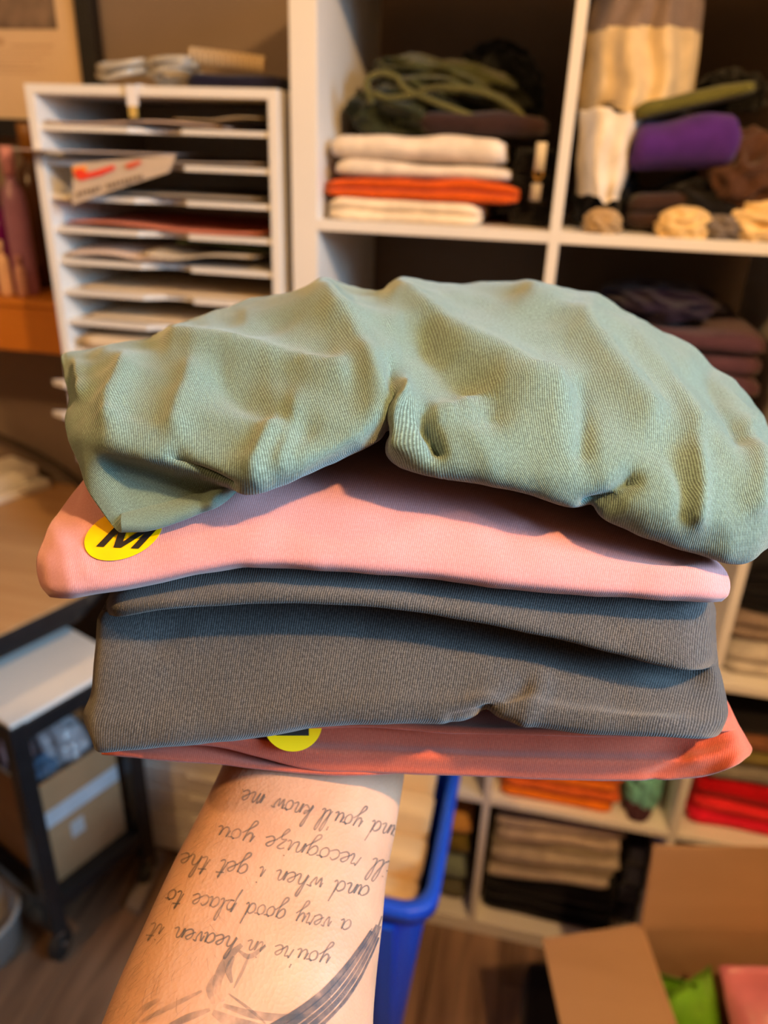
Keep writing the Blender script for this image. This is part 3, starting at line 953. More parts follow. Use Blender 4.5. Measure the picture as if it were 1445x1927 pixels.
for (lx, ly) in legs:
    c = MC @ Vector((lx - 0.016, ly + 0.016, 0.032))
    w = bm_obj('caster', (lambda bm: (bmesh.ops.create_cone(bm, cap_ends=True, segments=24, radius1=0.032, radius2=0.032, depth=0.022, matrix=Matrix.Translation(c) @ Matrix.Rotation(ca + 0.5, 4, 'Z') @ Matrix.Rotation(math.pi / 2, 4, 'Y')), bmesh.ops.bevel(bm, geom=list(bm.edges), offset=0.003, segments=2, affect='EDGES'), bm)[2])(bmesh.new()), M_rubber, cart)
    bm_obj('axle_cap', (lambda bm: (bmesh.ops.create_cone(bm, cap_ends=True, segments=16, radius1=0.012, radius2=0.010, depth=0.030, matrix=Matrix.Translation(c) @ Matrix.Rotation(ca + 0.5, 4, 'Z') @ Matrix.Rotation(math.pi / 2, 4, 'Y')), bm)[1])(bmesh.new()), M_chrome, w)
    box('fork', lx - 0.026, lx - 0.006, ly + 0.006, ly + 0.026, 0.060, 0.078, M_chrome, cart, 0.002, MC)


def open_box(name, label, M, w, d, h, flaps=(), th=0.004, mat=None, group=None, flap=0.13, ang=None):
    """an open cardboard carton: bottom, four walls, flaps; local origin at the bottom centre"""
    mat = mat or M_card
    t = thing(name, label, 'box', M @ Vector((0, 0, 0)), group)
    box('bottom', -w / 2, w / 2, -d / 2, d / 2, 0, th, mat, t, 0, M)
    box('wall', -w / 2, w / 2, -d / 2, -d / 2 + th, th, h, mat, t, 0, M)
    box('wall', -w / 2, w / 2, d / 2 - th, d / 2, th, h, mat, t, 0, M)
    box('wall', -w / 2, -w / 2 + th, -d / 2 + th, d / 2 - th, th, h, mat, t, 0, M)
    box('wall', w / 2 - th, w / 2, -d / 2 + th, d / 2 - th, th, h, mat, t, 0, M)
    for (side, a) in flaps:                                        # a: 0 = straight up, 90 = lying outward
        ra = math.radians(a)
        if side == 'back': L_ = Matrix.Translation((0, d / 2, h)) @ Matrix.Rotation(-ra, 4, 'X'); bx = (-w / 2, w / 2, -th, 0)
        if side == 'front': L_ = Matrix.Translation((0, -d / 2, h)) @ Matrix.Rotation(ra, 4, 'X'); bx = (-w / 2, w / 2, 0, th)
        if side == 'left': L_ = Matrix.Translation((-w / 2, 0, h)) @ Matrix.Rotation(-ra, 4, 'Y'); bx = (0, th, -d / 2, d / 2)
        if side == 'right': L_ = Matrix.Translation((w / 2, 0, h)) @ Matrix.Rotation(ra, 4, 'Y'); bx = (-th, 0, -d / 2, d / 2)
        box('flap', bx[0], bx[1], bx[2], bx[3], 0.001, flap, mat, t, 0, M @ L_)
    return t


MB_ = MC @ Matrix.Translation((-0.225, 0.128, 0.153))
open_box('cardboard_box', 'open cardboard box of plastic bags on the rolling cart', MB_, 0.36, 0.185, 0.26)
# a strip of tape and a paper label on its right wall
M_tape = surf('clear_tape', (0.55, 0.62, 0.72), 0.15, 0.1, 20, spec=0.8)
tp = thing('packing_tape', 'shiny strip of packing tape along the box on the cart', 'tape', MB_ @ Vector((0.183, 0, 0.19)))
bm_obj('tape_strip', box_bm(0.1805, 0.1815, -0.091, 0.091, 0.150, 0.190, 0, MB_), M_tape, tp)
tp = thing('shipping_label', 'small pale label stuck on the box on the cart', 'label', MB_ @ Vector((0.183, 0, 0.1)))
bm_obj('label_sheet', box_bm(0.1805, 0.1812, -0.03, 0.0, 0.085, 0.125, 0, MB_), surf('label_paper', (0.5, 0.52, 0.56), 0.4), tp)


def bag(label, M, size, col, seed, trans=0.4, group='plastic bags in the box on the cart'):
    bm = bmesh.new()
    bmesh.ops.create_icosphere(bm, subdivisions=4, radius=1.0)
    for v in bm.verts:
        d = v.co.normalized()
        r = 1 + 0.35 * (1 - abs(sn((d.x * 2.5, d.y * 2.5, d.z * 2.5), seed)) * 3) * 0.6
        v.co = Vector((d.x * size[0], d.y * size[1], max(d.z, -0.7) * size[2])) * r
    zm = min(v.co.z for v in bm.verts)
    bmesh.ops.translate(bm, vec=(0, 0, -zm), verts=bm.verts)
    bmesh.ops.transform(bm, matrix=M, verts=bm.verts)
    o = bm_obj('plastic_bag', bm, surf('bag_%d' % seed, col, 0.15, 0.25, 30, spec=0.8, trans=trans), None, True)
    return tag(o, label, 'bag', group)


bag('crinkled clear plastic bag at the back of the box on the cart', MB_ @ Matrix.Translation((0.09, 0.03, 0.16)), (0.065, 0.045, 0.075), (0.6, 0.6, 0.68), 1)
bag('blue tinted plastic bag in the middle of the box on the cart', MB_ @ Matrix.Translation((0.12, -0.03, 0.15)), (0.04, 0.03, 0.06), (0.12, 0.24, 0.42), 2)
bag('pinkish plastic bag at the near end of the box on the cart', MB_ @ Matrix.Translation((0.05, -0.045, 0.15)), (0.04, 0.03, 0.08), (0.45, 0.28, 0.30), 3)
bag('white plastic bag at the left of the box on the cart', MB_ @ Matrix.Translation((-0.07, 0.0, 0.13)), (0.07, 0.06, 0.10), (0.6, 0.6, 0.62), 4)

desk = thing('desk', 'tan wooden desk with a black edge at the left', 'desk', MC @ Vector((-0.6, 0.3, 0)))
DZ = 0.76
def desk_poly(g):
    return [(-0.61 - g, -0.55 + g), (-0.403 - g, -0.046), (-0.425 - g, 0.40), (-1.5 + g, 0.40), (-1.5 + g, -0.55 + g)]


prism('desk_top', desk_poly(0.0), DZ - 0.004, DZ, M_desk, desk)
prism('edge_band', desk_poly(0.001), DZ - 0.028, DZ - 0.004, M_black, desk)
prism('apron', desk_poly(0.03), DZ - 0.07, DZ - 0.028, M_black, desk)
for (lx, ly) in ((-0.66, -0.50), (-1.45, -0.50), (-1.45, 0.34), (-0.49, 0.34)):
    box('leg', lx, lx + 0.04, ly, ly + 0.04, 0, DZ - 0.07, M_black, desk, 0.002)
c = onZ(8, 945, DZ)
dv = thing('white_device', 'white plastic device at the back of the desk, cut by the left edge', 'device', c)
MV = Matrix.Translation(c) @ Matrix.Rotation(ca, 4, 'Z')
box('body', -0.14, 0.01, -0.06, 0.12, 0.0, 0.022, M_white, dv, 0.006, MV)
box('lid', -0.13, -0.02, -0.04, 0.11, 0.0225, 0.055, M_white, dv, 0.006, MV)
# round gray bin under the cart's left side
c = onZ(-10, 1810, 0.0)
gb = thing('gray_tub', 'gray plastic tub on the floor behind the cart leg', 'tub', (c[0] - 0.05, c[1] + 0.02, 0))
lathe('body', [(0.07, 0), (0.08, 0.005), (0.09, 0.095), (0.095, 0.10), (0.095, 0.107), (0.086, 0.107), (0.075, 0.01)], (c[0] - 0.05, c[1] + 0.02, 0), surf('gray_tub', (0.35, 0.33, 0.32), 0.4), gb)
tag(prism('floor_strip', [(-0.365, -0.13), (-0.33, -0.14), (-0.345, 0.02), (-0.38, 0.03)], 0.0, 0.02, surf('gray_strip', (0.25, 0.22, 0.21), 0.5)), 'narrow gray plastic strip on the floor between cart and drawers', 'strip')

# ------------------------------------------------------------------ blue bin
BX0, BX1, BY0, BY1, BH = 0.045, 0.322, -0.375, -0.03, 0.52
tb = thing('blue_bin', 'tall bright blue plastic bin standing before the shelf', 'bin', ((BX0 + BX1) / 2, (BY0 + BY1) / 2, 0))


def rrect(x0, x1, y0, y1, r, z, n=6):
    out = []
    for (cx_, cy_, a0) in ((x1 - r, y1 - r, 0), (x0 + r, y1 - r, 90), (x0 + r, y0 + r, 180), (x1 - r, y0 + r, 270)):
        for k in range(n + 1):
            a = math.radians(a0 + 90 * k / n)
            out.append((cx_ + r * math.cos(a), cy_ + r * math.sin(a), z))
    return out


def loft(name, rings, mat, parent, cap0=True, cap1=True, smooth=True):
    n = len(rings[0])
    vs = [v for r in rings for v in r]
    fs = []
    for i in range(len(rings) - 1):
        for k in range(n):
            fs.append((i * n + k, i * n + (k + 1) % n, (i + 1) * n + (k + 1) % n, (i + 1) * n + k))
    if cap0: fs.append(tuple(range(n - 1, -1, -1)))
    if cap1: fs.append(tuple((len(rings) - 1) * n + k for k in range(n)))
    return mesh_obj(name, vs, fs, mat, parent, smooth)


tp_ = 0.05
R0 = rrect(BX0 + tp_, BX1 - tp_, BY0 + tp_, BY1 - tp_, 0.03, 0.0)
R1 = rrect(BX0 + 0.008, BX1 - 0.008, BY0 + 0.008, BY1 - 0.008, 0.04, BH - 0.03)
R1b = rrect(BX0 + 0.012, BX1 - 0.012, BY0 + 0.012, BY1 - 0.012, 0.036, BH - 0.03)
R0b = rrect(BX0 + tp_ + 0.004, BX1 - tp_ - 0.004, BY0 + tp_ + 0.004, BY1 - tp_ - 0.004, 0.027, 0.008)
loft('body', [R0, R1, R1b, R0b], M_blue, tb, smooth=False)
loft('rim', [rrect(BX0 + 0.012, BX1 - 0.012, BY0 + 0.012, BY1 - 0.012, 0.036, BH - 0.029), rrect(BX0 - 0.008, BX1 + 0.008, BY0 - 0.008, BY1 + 0.008, 0.05, BH - 0.028),
             rrect(BX0 - 0.008, BX1 + 0.008, BY0 - 0.008, BY1 + 0.008, 0.05, BH - 0.003), rrect(BX0 - 0.004, BX1 + 0.004, BY0 - 0.004, BY1 + 0.004, 0.047, BH),
             rrect(BX0 + 0.012, BX1 - 0.012, BY0 + 0.012, BY1 - 0.012, 0.036, BH), rrect(BX0 + 0.012, BX1 - 0.012, BY0 + 0.012, BY1 - 0.012, 0.036, BH - 0.029)], M_blue, tb, False, False)
for xx in (BX0 + 0.06, (BX0 + BX1) / 2, BX1 - 0.065):              # front ribs
    for (ya, yb, sgn) in ((BY0 + 0.008, BY0 + tp_, -1),):
        vs = [(xx - 0.012, yb, 0.02), (xx + 0.012, yb, 0.02), (xx + 0.012, ya, BH - 0.05), (xx - 0.012, ya, BH - 0.05)]
        vs += [(v[0], v[1] - 0.012, v[2]) for v in vs]
        mesh_obj('rib', vs, [(0, 1, 2, 3), (7, 6, 5, 4), (0, 4, 5, 1), (1, 5, 6, 2), (2, 6, 7, 3), (3, 7, 4, 0)], M_blue, tb)
cb = thing('paper_bundle', 'cream paper bundle filling the blue bin', 'paper', ((BX0 + BX1) / 2, (BY0 + BY1) / 2, 0.01))
M_cream = surf('cream_paper', pp(214, 186, 142), 0.8, 0.05, 8)
for k, (ya, yb, zt) in enumerate(((BY1 - 0.13, BY1 - 0.074, 0.62), (BY1 - 0.19, BY1 - 0.134, 0.545), (BY1 - 0.25, BY1 - 0.194, 0.505), (BY1 - 0.30, BY1 - 0.254, 0.475))):
    loft('paper_block', [rrect(BX0 + 0.066, BX1 - 0.064, max(ya, BY0 + 0.07), min(yb, BY1 - 0.07) if yb > BY1 - 0.07 else yb, 0.012, 0.012), rrect(BX0 + 0.03, BX1 - 0.026, ya, yb, 0.012, zt - 0.01), rrect(BX0 + 0.036, BX1 - 0.032, ya + 0.006, yb - 0.006, 0.008, zt)], M_cream, cb)

# ------------------------------------------------------------------ cardboard carton at lower right
MX = Matrix.Translation((0.880, -0.325, 0.0)) @ Matrix.Rotation(math.radians(13), 4, 'Z')
open_box('shipping_carton', 'large open cardboard carton with raised flaps on the floor', MX, 0.40, 0.30, 0.40, (('back', 8), ('left', 104), ('right', 70)), 0.005, None, None, 0.16)
bagc = MX @ Vector((-0.12, 0.02, 0.0))
gp = thing('green_package', 'shiny green snack package standing in the carton', 'package', MX @ Vector((-0.12, 0.0, 0.1)))


def pillow(name, M, w, h, t, mat, parent=None, seed=0):
    """a filled pouch with crimped top and bottom seals"""
    vs, fs = [], []
    nu, nv = 16, 18
    for sgn in (1, -1):
        for j in range(nv + 1):
            for i in range(nu + 1):
                u, v = i / nu * 2 - 1, j / nv * 2 - 1
                th = t * max(0, (1 - u ** 4)) ** 0.6 * max(0, 1 - abs(v / 0.93) ** 3.5 if abs(v) < 0.93 else 0) ** 0.7 + 0.0006
                th += 0.003 * sn((u * 3, v * 3, sgn), seed) * (1 - u * u) * (1 - v * v)
                vs.append(M @ Vector((u * w / 2 * (1 + 0.03 * sn((v * 3, 0, 1), seed)), sgn * th, h / 2 + v * h / 2 + 0.004 * sn((u * 4, v, 2), seed))))
    m = (nu + 1) * (nv + 1)
    for j in range(nv):
        for i in range(nu):
            a = j * (nu + 1) + i
            fs += [(a, a + 1, a + nu + 2, a + nu + 1), (m + a, m + a + nu + 1, m + a + nu + 2, m + a + 1)]
    for j in range(nv):
        for i in (0, nu):
            a = j * (nu + 1) + i
            fs.append((a, a + nu + 1, m + a + nu + 1, m + a))
    for j in (0, nv):
        for i in range(nu):
            a = j * (nu + 1) + i
            fs.append((a, m + a, m + a + 1, a + 1))
    return mesh_obj(name, vs, fs, mat, parent, True)


M_gpk = surf('green_foil', pp(112, 176, 40), 0.3, 0.25, 30, spec=0.7)
M_gpk2 = surf('dark_green_foil', pp(112, 124, 62), 0.35, 0.35, 40, spec=0.6)
pillow('pouch', MX @ Matrix.Translation((-0.105, 0.00, 0.155)) @ Matrix.Rotation(0.5, 4, 'Z') @ Matrix.Rotation(-0.35, 4, 'X'), 0.10, 0.24, 0.022, M_gpk, gp, 1)
pillow('front_panel', MX @ Matrix.Translation((-0.125, -0.04, 0.165)) @ Matrix.Rotation(0.35, 4, 'Z') @ Matrix.Rotation(-0.25, 4, 'X'), 0.075, 0.19, 0.016, M_gpk2, gp, 2)
gp2 = pillow('green_pouch', MX @ Matrix.Translation((-0.160, 0.075, 0.145)) @ Matrix.Rotation(-0.3, 4, 'Z'), 0.06, 0.235, 0.016, M_gpk, None, 3)
tag(gp2, 'bright green pouch tucked against the carton corner', 'package')
pk = pillow('pink_pouch', MX @ Matrix.Translation((0.04, -0.125, 0.245)) @ Matrix.Rotation(-1.05, 4, 'X'), 0.25, 0.26, 0.045, surf('pink_foil', pp(208, 122, 142), 0.35, 0.2, 14, spec=0.6), None, 4)
tag(pk, 'large pink pouch lying in the carton', 'package')
tag(box('orange_packet', 0.10, 0.16, -0.12, -0.06, 0.335, 0.355, surf('orange_foil', pp(226, 150, 40), 0.4, 0.2), None, 0.004, MX), 'small orange packet on the pink pouch in the carton', 'package')
tag(pillow('pouch', MX @ Matrix.Translation((0.02, -0.11, 0.09)) @ Matrix.Rotation(-1.45, 4, 'X'), 0.30, 0.22, 0.08, surf('rose_foil', pp(180, 90, 96), 0.4, 0.2), None, 5), 'darker rose pouch under the pink one in the carton', 'package')
tag(box('dark_bag', -0.09, 0.05, -0.13, 0.06, 0.0, 0.10, fabric((22, 20, 22)), None, 0.02, Matrix.Translation((0.585, -0.16, 0.0))), 'black fabric pouch on the floor between bin and carton', 'bag')

# ------------------------------------------------------------------ the stack of folded shirts in the hand
K_green = knit('sage_jersey', lin((70, 88, 83)), lin((115, 144, 139)), pitch=0.00086, skew=-0.22, mottle=0.04, bumps=0.3)
K_pink = knit('pink_jersey', lin((176, 122, 124)), lin((192, 142, 146)), pitch=0.00078, mottle=0.03, bumps=0.12)
K_char = knit('charcoal_jersey', lin((36, 37, 40)), lin((88, 89, 91)), pitch=0.00096, mottle=0.05, bumps=0.4)
K_rust = knit('rust_jersey', lin((170, 78, 58)), lin((192, 97, 74)), pitch=0.00082, mottle=0.03, bumps=0.15)
BACK = np.array([-math.sin(YAW), math.cos(YAW), 0.0])              # away from the camera, level
UP = np.array([0, 0, 1.0])


def interp(xs, ys, x):
    return float(np.interp(x, xs, ys))


def shirt_mesh(name, G, mat, parent, su=9, sv=9, disp=None, close=True):
    """smooth surface through a control net (rows go round the folded body from top back to bottom back)"""
    A, tr, tc = cr_grid(G, su, sv)
    R, C = A.shape[:2]
    dv = np.linalg.norm(np.diff(A, axis=0), axis=2)
    v = np.concatenate([np.zeros((1, C)), np.cumsum(dv, 0)], 0)
    v = v.mean(1)[:, None] * 0.6 + v * 0.4
    du = np.linalg.norm(np.diff(A, axis=1), axis=2)
    u = np.concatenate([np.zeros((R, 1)), np.cumsum(du, 1)], 1)
    u = np.broadcast_to(u[int(R * 0.55)][None, :], (R, C))
    if disp is not None:
        gu = np.gradient(A, axis=1)
        gv = np.gradient(A, axis=0)
        nr = np.cross(gv, gu)
        nr /= (np.linalg.norm(nr, axis=2, keepdims=True) + 1e-9)
        A = A + nr * disp(A, tr, tc)[:, :, None]
    vs = A.reshape(-1, 3)
    uv = np.stack([u, v], 2).reshape(-1, 2)
    fs = []
    for i in range(R - 1):
        for j in range(C - 1):
            a = i * C + j
            fs.append((a, a + C, a + C + 1, a + 1))
    if close:
        for i in range(1):
            pass
        for j in range(C - 1):                                     # back: join last row to first row
            fs.append(((R - 1) * C + j, j, j + 1, (R - 1) * C + j + 1))
        fs.append(tuple(i * C for i in range(R)))                  # ends
        fs.append(tuple(i * C + C - 1 for i in range(R - 1, -1, -1)))
    o = mesh_obj(name, vs, fs, mat, parent, True, uv)
    me = o.data
    bm = bmesh.new()
    bm.from_mesh(me)
    bmesh.ops.recalc_face_normals(bm, faces=bm.faces)
    for f in bm.faces:
        if len(f.verts) > 4: f.smooth = False
    bmesh.ops.triangulate(bm, faces=[f for f in bm.faces if len(f.verts) > 4])
    bm.to_mesh(me)
    bm.free()
    return o, A


def sg(p, s, sc_):
    return noise.noise(Vector((p[0] * sc_, p[1] * sc_, p[2] * sc_ + s * 5.17)))


# ---- sage green shirt on top; columns left to right: (crest, upper front, lip, lip bottom, tuck, last row)
gcols = [
    # crest r1           front r4            lip r5             bottom r6          tuck r7            last r8 (flap tip, or None = runs back)
    ((122, 672, .365), (130, 800, .312), (137, 850, .302), (152, 893, .2965), (180, 945, .2920), (225, 1002, .2885)),
    ((150, 664, .372), (148, 795, .306), (152, 832, .295), (163, 865, .2925), (192, 915, .2915), (243, 1000, .2882)),
    ((205, 655, .385), (195, 785, .299), (192, 826, .287), (196, 848, .2870), (222, 882, .2930), (272, 996, .2880)),
    ((300, 632, .395), (290, 790, .292), (276, 838, .280), (270, 862, .280), (282, 890, .2920), (318, 986, .2880)),
    ((385, 598, .405), (382, 806, .286), (365, 864, .2755), (354, 888, .277), (350, 908, .2905), (372, 968, .2880)),
    ((450, 575, .412), (460, 822, .282), (452, 888, .272), (438, 920, .2755), (424, 924, .288), (428, 942, .2885)),
    ((520, 561, .416), (530, 822, .280), (525, 884, .272), (514, 912, .277), (508, 905, .297), None),
    ((600, 552, .418), (618, 796, .2815), (615, 850, .275), (604, 882, .279), (600, 874, .299), None),
    ((676, 554, .424), (690, 770, .285), (684, 816, .280), (670, 847, .284), (668, 838, .303), None),
    ((722, 556, .440), (738, 742, .293), (736, 786, .2915), (731, 810, .295), (733, 804, .309), None),
    ((755, 545, .450), (764, 770, .289), (756, 838, .2855), (752, 858, .289), (752, 848, .306), None),
    ((790, 538, .456), (790, 790, .2845), (782, 850, .280), (776, 876, .284), (775, 866, .304), None),
    ((850, 534, .462), (835, 788, .2855), (838, 858, .278), (838, 890, .281), (838, 880, .302), None),
    ((935, 534, .465), (930, 815, .280), (940, 884, .2745), (945, 918, .2785), (945, 905, .300), None),
    ((1028, 544, .462), (1035, 840, .2785), (1050, 914, .2745), (1058, 946, .279), (1055, 934, .300), None),
    ((1105, 566, .456), (1120, 850, .2805), (1125, 922, .277), (1112, 960, .2825), (1112, 950, .301), None),
    ((1205, 607, .444), (1220, 880, .279), (1226, 958, .275), (1208, 1001, .2815), (1208, 990, .301), None),
    ((1300, 660, .428), (1318, 900, .279), (1322, 984, .2755), (1302, 1032, .2825), (1300, 1018, .302), None),
    ((1375, 726, .405), (1398, 920, .2805), (1404, 1000, .2785), (1390, 1051, .286), (1386, 1038, .304), None),
    ((1428, 800, .380), (1455, 925, .290), (1458, 985, .289), (1440, 1026, .2935), (1436, 1018, .310), None),
    ((1448, 850, .365), (1482, 935, .312), (1486, 975, .311), (1468, 1008, .312), (1462, 1005, .320), None),
]
Gg = []
for k, (r1, r4, r5, r6, r7, r8) in enumerate(gcols):
    p1, p4, p5, p6, p7 = (pt(*q) for q in (r1, r4, r5, r6, r7))
    e = min(k, len(gcols) - 1 - k)
    bul = 0.010 * min(1, e / 2)
    p2 = p1 + (p4 - p1) * 0.36 + UP * bul
    p3 = p1 + (p4 - p1) * 0.70 + UP * bul * 0.9
    p0 = p1 + BACK * 0.035 - UP * 0.018
    pm1 = p1 + BACK * 0.045 - UP * 0.055
    p8 = pt(*r8) if r8 else p7 + BACK * 0.05 + UP * 0.002
    if r8:
        # the hanging flap is a double layer: it turns at its hem and runs back up behind itself
        p9 = p8 + BACK * 0.004 + UP * 0.006
        p10 = p7 + BACK * 0.045 + UP * 0.0
    else:
        p9 = p7 + BACK * 0.10
        p10 = p7 + BACK * 0.14 + UP * 0.0
    Gg.append([pm1, p0, p1, p2, p3, p4, p5, p6, p7, p8, p9, p10])
Gg = np.swapaxes(np.array(Gg), 0, 1)

# creases seen on the sage shirt: (pixel path, amplitude in metres, width in pixels)
creases = [
    ([(330, 640), (420, 658), (520, 682), (640, 708)], 0.0030, 20),
    ([(235, 690), (215, 760), (210, 800)], 0.0030, 24),
    ([(150, 690), (158, 740)], 0.0020, 14),
    ([(360, 700), (345, 760), (330, 800)], 0.0022, 24),
    ([(610, 556), (660, 620), (700, 690), (735, 770)], 0.0036, 34),
    ([(520, 800), (500, 840), (480, 880)], 0.0022, 22),
    ([(560, 770), (545, 830), (530, 870)], 0.0015, 16),
    ([(760, 560), (850, 640), (960, 700), (1050, 760)], 0.0042, 34),
    ([(1000, 560), (1090, 610), (1150, 690), (1220, 780)], 0.0034, 30),
    ([(1110, 590), (1190, 640), (1260, 720), (1310, 800)], 0.0024, 24),
    ([(880, 745), (960, 740), (1040, 735)], 0.0020, 16),
    ([(1090, 745), (1100, 800), (1095, 850)], -0.0016, 18),
    ([(825, 780), (860, 765), (940, 748)], 0.0018, 16),
    ([(795, 800), (812, 825), (820, 850)], -0.0040, 14),
    ([(735, 700), (738, 760), (736, 808)], -0.0030, 16),
    ([(760, 740), (760, 790), (765, 840)], 0.0030, 18),
    ([(1270, 870), (1290, 920), (1285, 970)], -0.0011, 16),
    ([(1310, 850), (1320, 910), (1312, 970)], 0.0022, 18),
    ([(1410, 800), (1425, 870), (1425, 950)], 0.0020, 18),
    ([(1330, 700), (1370, 770), (1400, 820)], -0.0026, 22),
    ([(1190, 900), (1150, 935), (1110, 955)], -0.0036, 16),
    ([(470, 600), (540, 590), (620, 580)], 0.0018, 22),
    ([(420, 720), (470, 760), (560, 800)], -0.0022, 26),
    ([(800, 650), (880, 720), (930, 760)], -0.0034, 30),
    ([(330, 860), (380, 890), (430, 915)], -0.0024, 12),
]


def seg_dist(X, Y, path):
    best = np.full(X.shape, 1e9)
    for (ax, ay), (bx, by) in zip(path[:-1], path[1:]):
        dx, dy = bx - ax, by - ay
        t = np.clip(((X - ax) * dx + (Y - ay) * dy) / (dx * dx + dy * dy), 0, 1)
        best = np.minimum(best, np.hypot(X - ax - t * dx, Y - ay - t * dy))
    return best


def green_disp(A, tr, tc):
    D = A - CAM
    z = D @ CF
    X = W / 2 + F * (D @ CR) / z
    Y = H / 2 - F * (D @ CU) / z
    wr = np.clip((tr - 0.5) / 1.5, 0, 1) * np.clip((8.2 - tr) / 1.2, 0, 1)
    out = np.zeros(X.shape)
    for path, amp, wd_ in creases:
        out += 2.0 * amp * np.exp(-np.abs(seg_dist(X, Y, path) / wd_) ** 1.6)
    for i in range(A.shape[0]):
        for j in range(A.shape[1]):
            p = A[i, j]
            out[i, j] += 0.0030 * sg(p, 1, 30) + 0.0018 * (0.5 - abs(sg(p, 2, 48))) + 0.0006 * sg(p, 3, 120)
    return out * wr[:, None]


sg_root = thing('sage_green_shirt', 'sage green folded shirt draped on top of the stack', 'shirt', pt(760, 900, 0.33), 'shirts in the held stack')
green, Agreen = shirt_mesh('folded_body', Gg, K_green, sg_root, 8, 12, green_disp)


# ---- generic tiered shirts
def tiered(name, label, mat, cols, disp_amp, seed, extra=None):
    """cols: list of lists of (x, y, z) pixel-depth control points, top back -> bottom back"""
    G = np.swapaxes(np.array([[pt(*q) if len(q) == 3 else q[0] for q in c] for c in cols]), 0, 1)
    root = thing(name, label, 'shirt', G[-1, len(cols) // 2], 'shirts in the held stack')

    def dsp(A, tr, tc):
        out = np.zeros(A.shape[:2])
        for i in range(A.shape[0]):
            for j in range(A.shape[1]):
                p = A[i, j]
                out[i, j] = disp_amp * (sg(p, seed, 30) + 0.5 * sg(p, seed + 1, 80))
        if extra is not None:
            D = A - CAM
            z = D @ CF
            X = W / 2 + F * (D @ CR) / z
            Y = H / 2 - F * (D @ CU) / z
            for path, amp, wd_ in extra:
                out += amp * np.exp(-(seg_dist(X, Y, path) / wd_) ** 2)
        return out
    o, A = shirt_mesh('folded_body', G, mat, root, 7, 10, dsp)
    return root, o


def back_pt(q, d, dz=0.0):
    """the point d metres behind a pixel-depth point, level"""
    return (pt(*q) + BACK * d + UP * dz,)


# pink
pb_x = [70, 130, 200, 300, 400, 480, 600, 700, 800, 950, 1100, 1200, 1300, 1372]
pb_y = [1112, 1120, 1112, 1095, 1073, 1064, 1069, 1076, 1085, 1102, 1118, 1124, 1129, 1127]
cols = []
cols.append([back_pt((160, 905, .335), 0.13), (160, 905, .335), (118, 960, .316), (84, 1018, .302), (71, 1048, .2970), (70, 1078, .2955), (76, 1102, .2945), (88, 1117, .2958), (110, 1112, .315), back_pt((110, 1112, .315), 0.16)])
cols.append([back_pt((180, 890, .338), 0.14), (180, 890, .338), (140, 955, .313), (105, 1022, .296), (93, 1056, .2905), (93, 1086, .2885), (99, 1109, .2880), (113, 1120, .2902), (130, 1112, .315), back_pt((130, 1112, .315), 0.17)])
for xx in (170, 270, 380, 480, 600, 720, 840, 960, 1080, 1180, 1260):
    yb = interp(pb_x, pb_y, xx)
    ft = interp([170, 480, 800, 1260], [890, 860, 860, 985], xx)
    y3 = ft + (yb - ft) * 0.55
    y2 = ft + (yb - ft) * 0.22
    cols.append([back_pt((xx, ft, .332), 0.16), (xx, ft, .332), (xx, y2, .310), (xx, y3, .2925), (xx, yb - 60, .2872), (xx, yb - 31, .2845), (xx, yb - 10, .2842), (xx, yb, .2866), (xx, yb - 8, .312), back_pt((xx, yb - 8, .312), 0.18)])
cols.append([back_pt((1310, 1012, .325), 0.14), (1310, 1020, .322), (1322, 1036, .306), (1330, 1058, .2945), (1336, 1080, .2890), (1339, 1102, .2870), (1338, 1119, .2866), (1334, 1129, .2886), (1325, 1122, .312), back_pt((1325, 1122, .312), 0.17)])
cols.append([back_pt((1330, 1040, .33), 0.12), (1338, 1046, .322), (1356, 1062, .308), (1368, 1078, .298), (1373, 1093, .2930), (1374, 1107, .2915), (1371, 1120, .2906), (1363, 1128, .292), (1345, 1122, .312), back_pt((1345, 1122, .312), 0.16)])
pink_root, pink = tiered('pink_shirt', 'light pink folded shirt with a yellow M sticker, second in the stack', K_pink, cols, 0.0009, 21,
                         [([(95, 985), (125, 1040), (135, 1100)], 0.0012, 20), ([(155, 1040), (165, 1080)], 0.0008, 14), ([(480, 1062), (600, 1058)], 0.0006, 16)])

# charcoal: upper fold over a thicker lower fold
ub_x = [205, 300, 400, 500, 600, 700, 800, 900, 1000, 1100, 1200, 1300, 1335]
ub_y = [1158, 1148, 1140, 1134, 1136, 1142, 1155, 1172, 1192, 1216, 1240, 1260, 1258]
lb_x = [178, 230, 330, 420, 500, 560, 640, 750, 850, 915, 985, 1100, 1200, 1300, 1350, 1368]
lb_y = [1408, 1404, 1396, 1386, 1379, 1366, 1358, 1352, 1356, 1342, 1356, 1372, 1379, 1383, 1378, 1345]
cols = []
cols.append([back_pt((205, 1120, .322), 0.13), (203, 1126, .316), (202, 1136, .311), (203, 1148, .307), (206, 1156, .309), (192, 1150, .318), (184, 1165, .3165), (178, 1240, .312), (172, 1305, .307), (156, 1345, .303), (168, 1385, .3015), (186, 1402, .312), back_pt((188, 1398, .314), 0.16)])
cols.append([back_pt((225, 1100, .322), 0.14), (220, 1112, .309), (216, 1128, .300), (216, 1148, .296), (222, 1158, .299), (205, 1150, .315), (198, 1168, .3135), (190, 1240, .306), (186, 1310, .3), (176, 1362, .2945), (182, 1407, .2945), (200, 1400, .315), back_pt((200, 1398, .315), 0.17)])
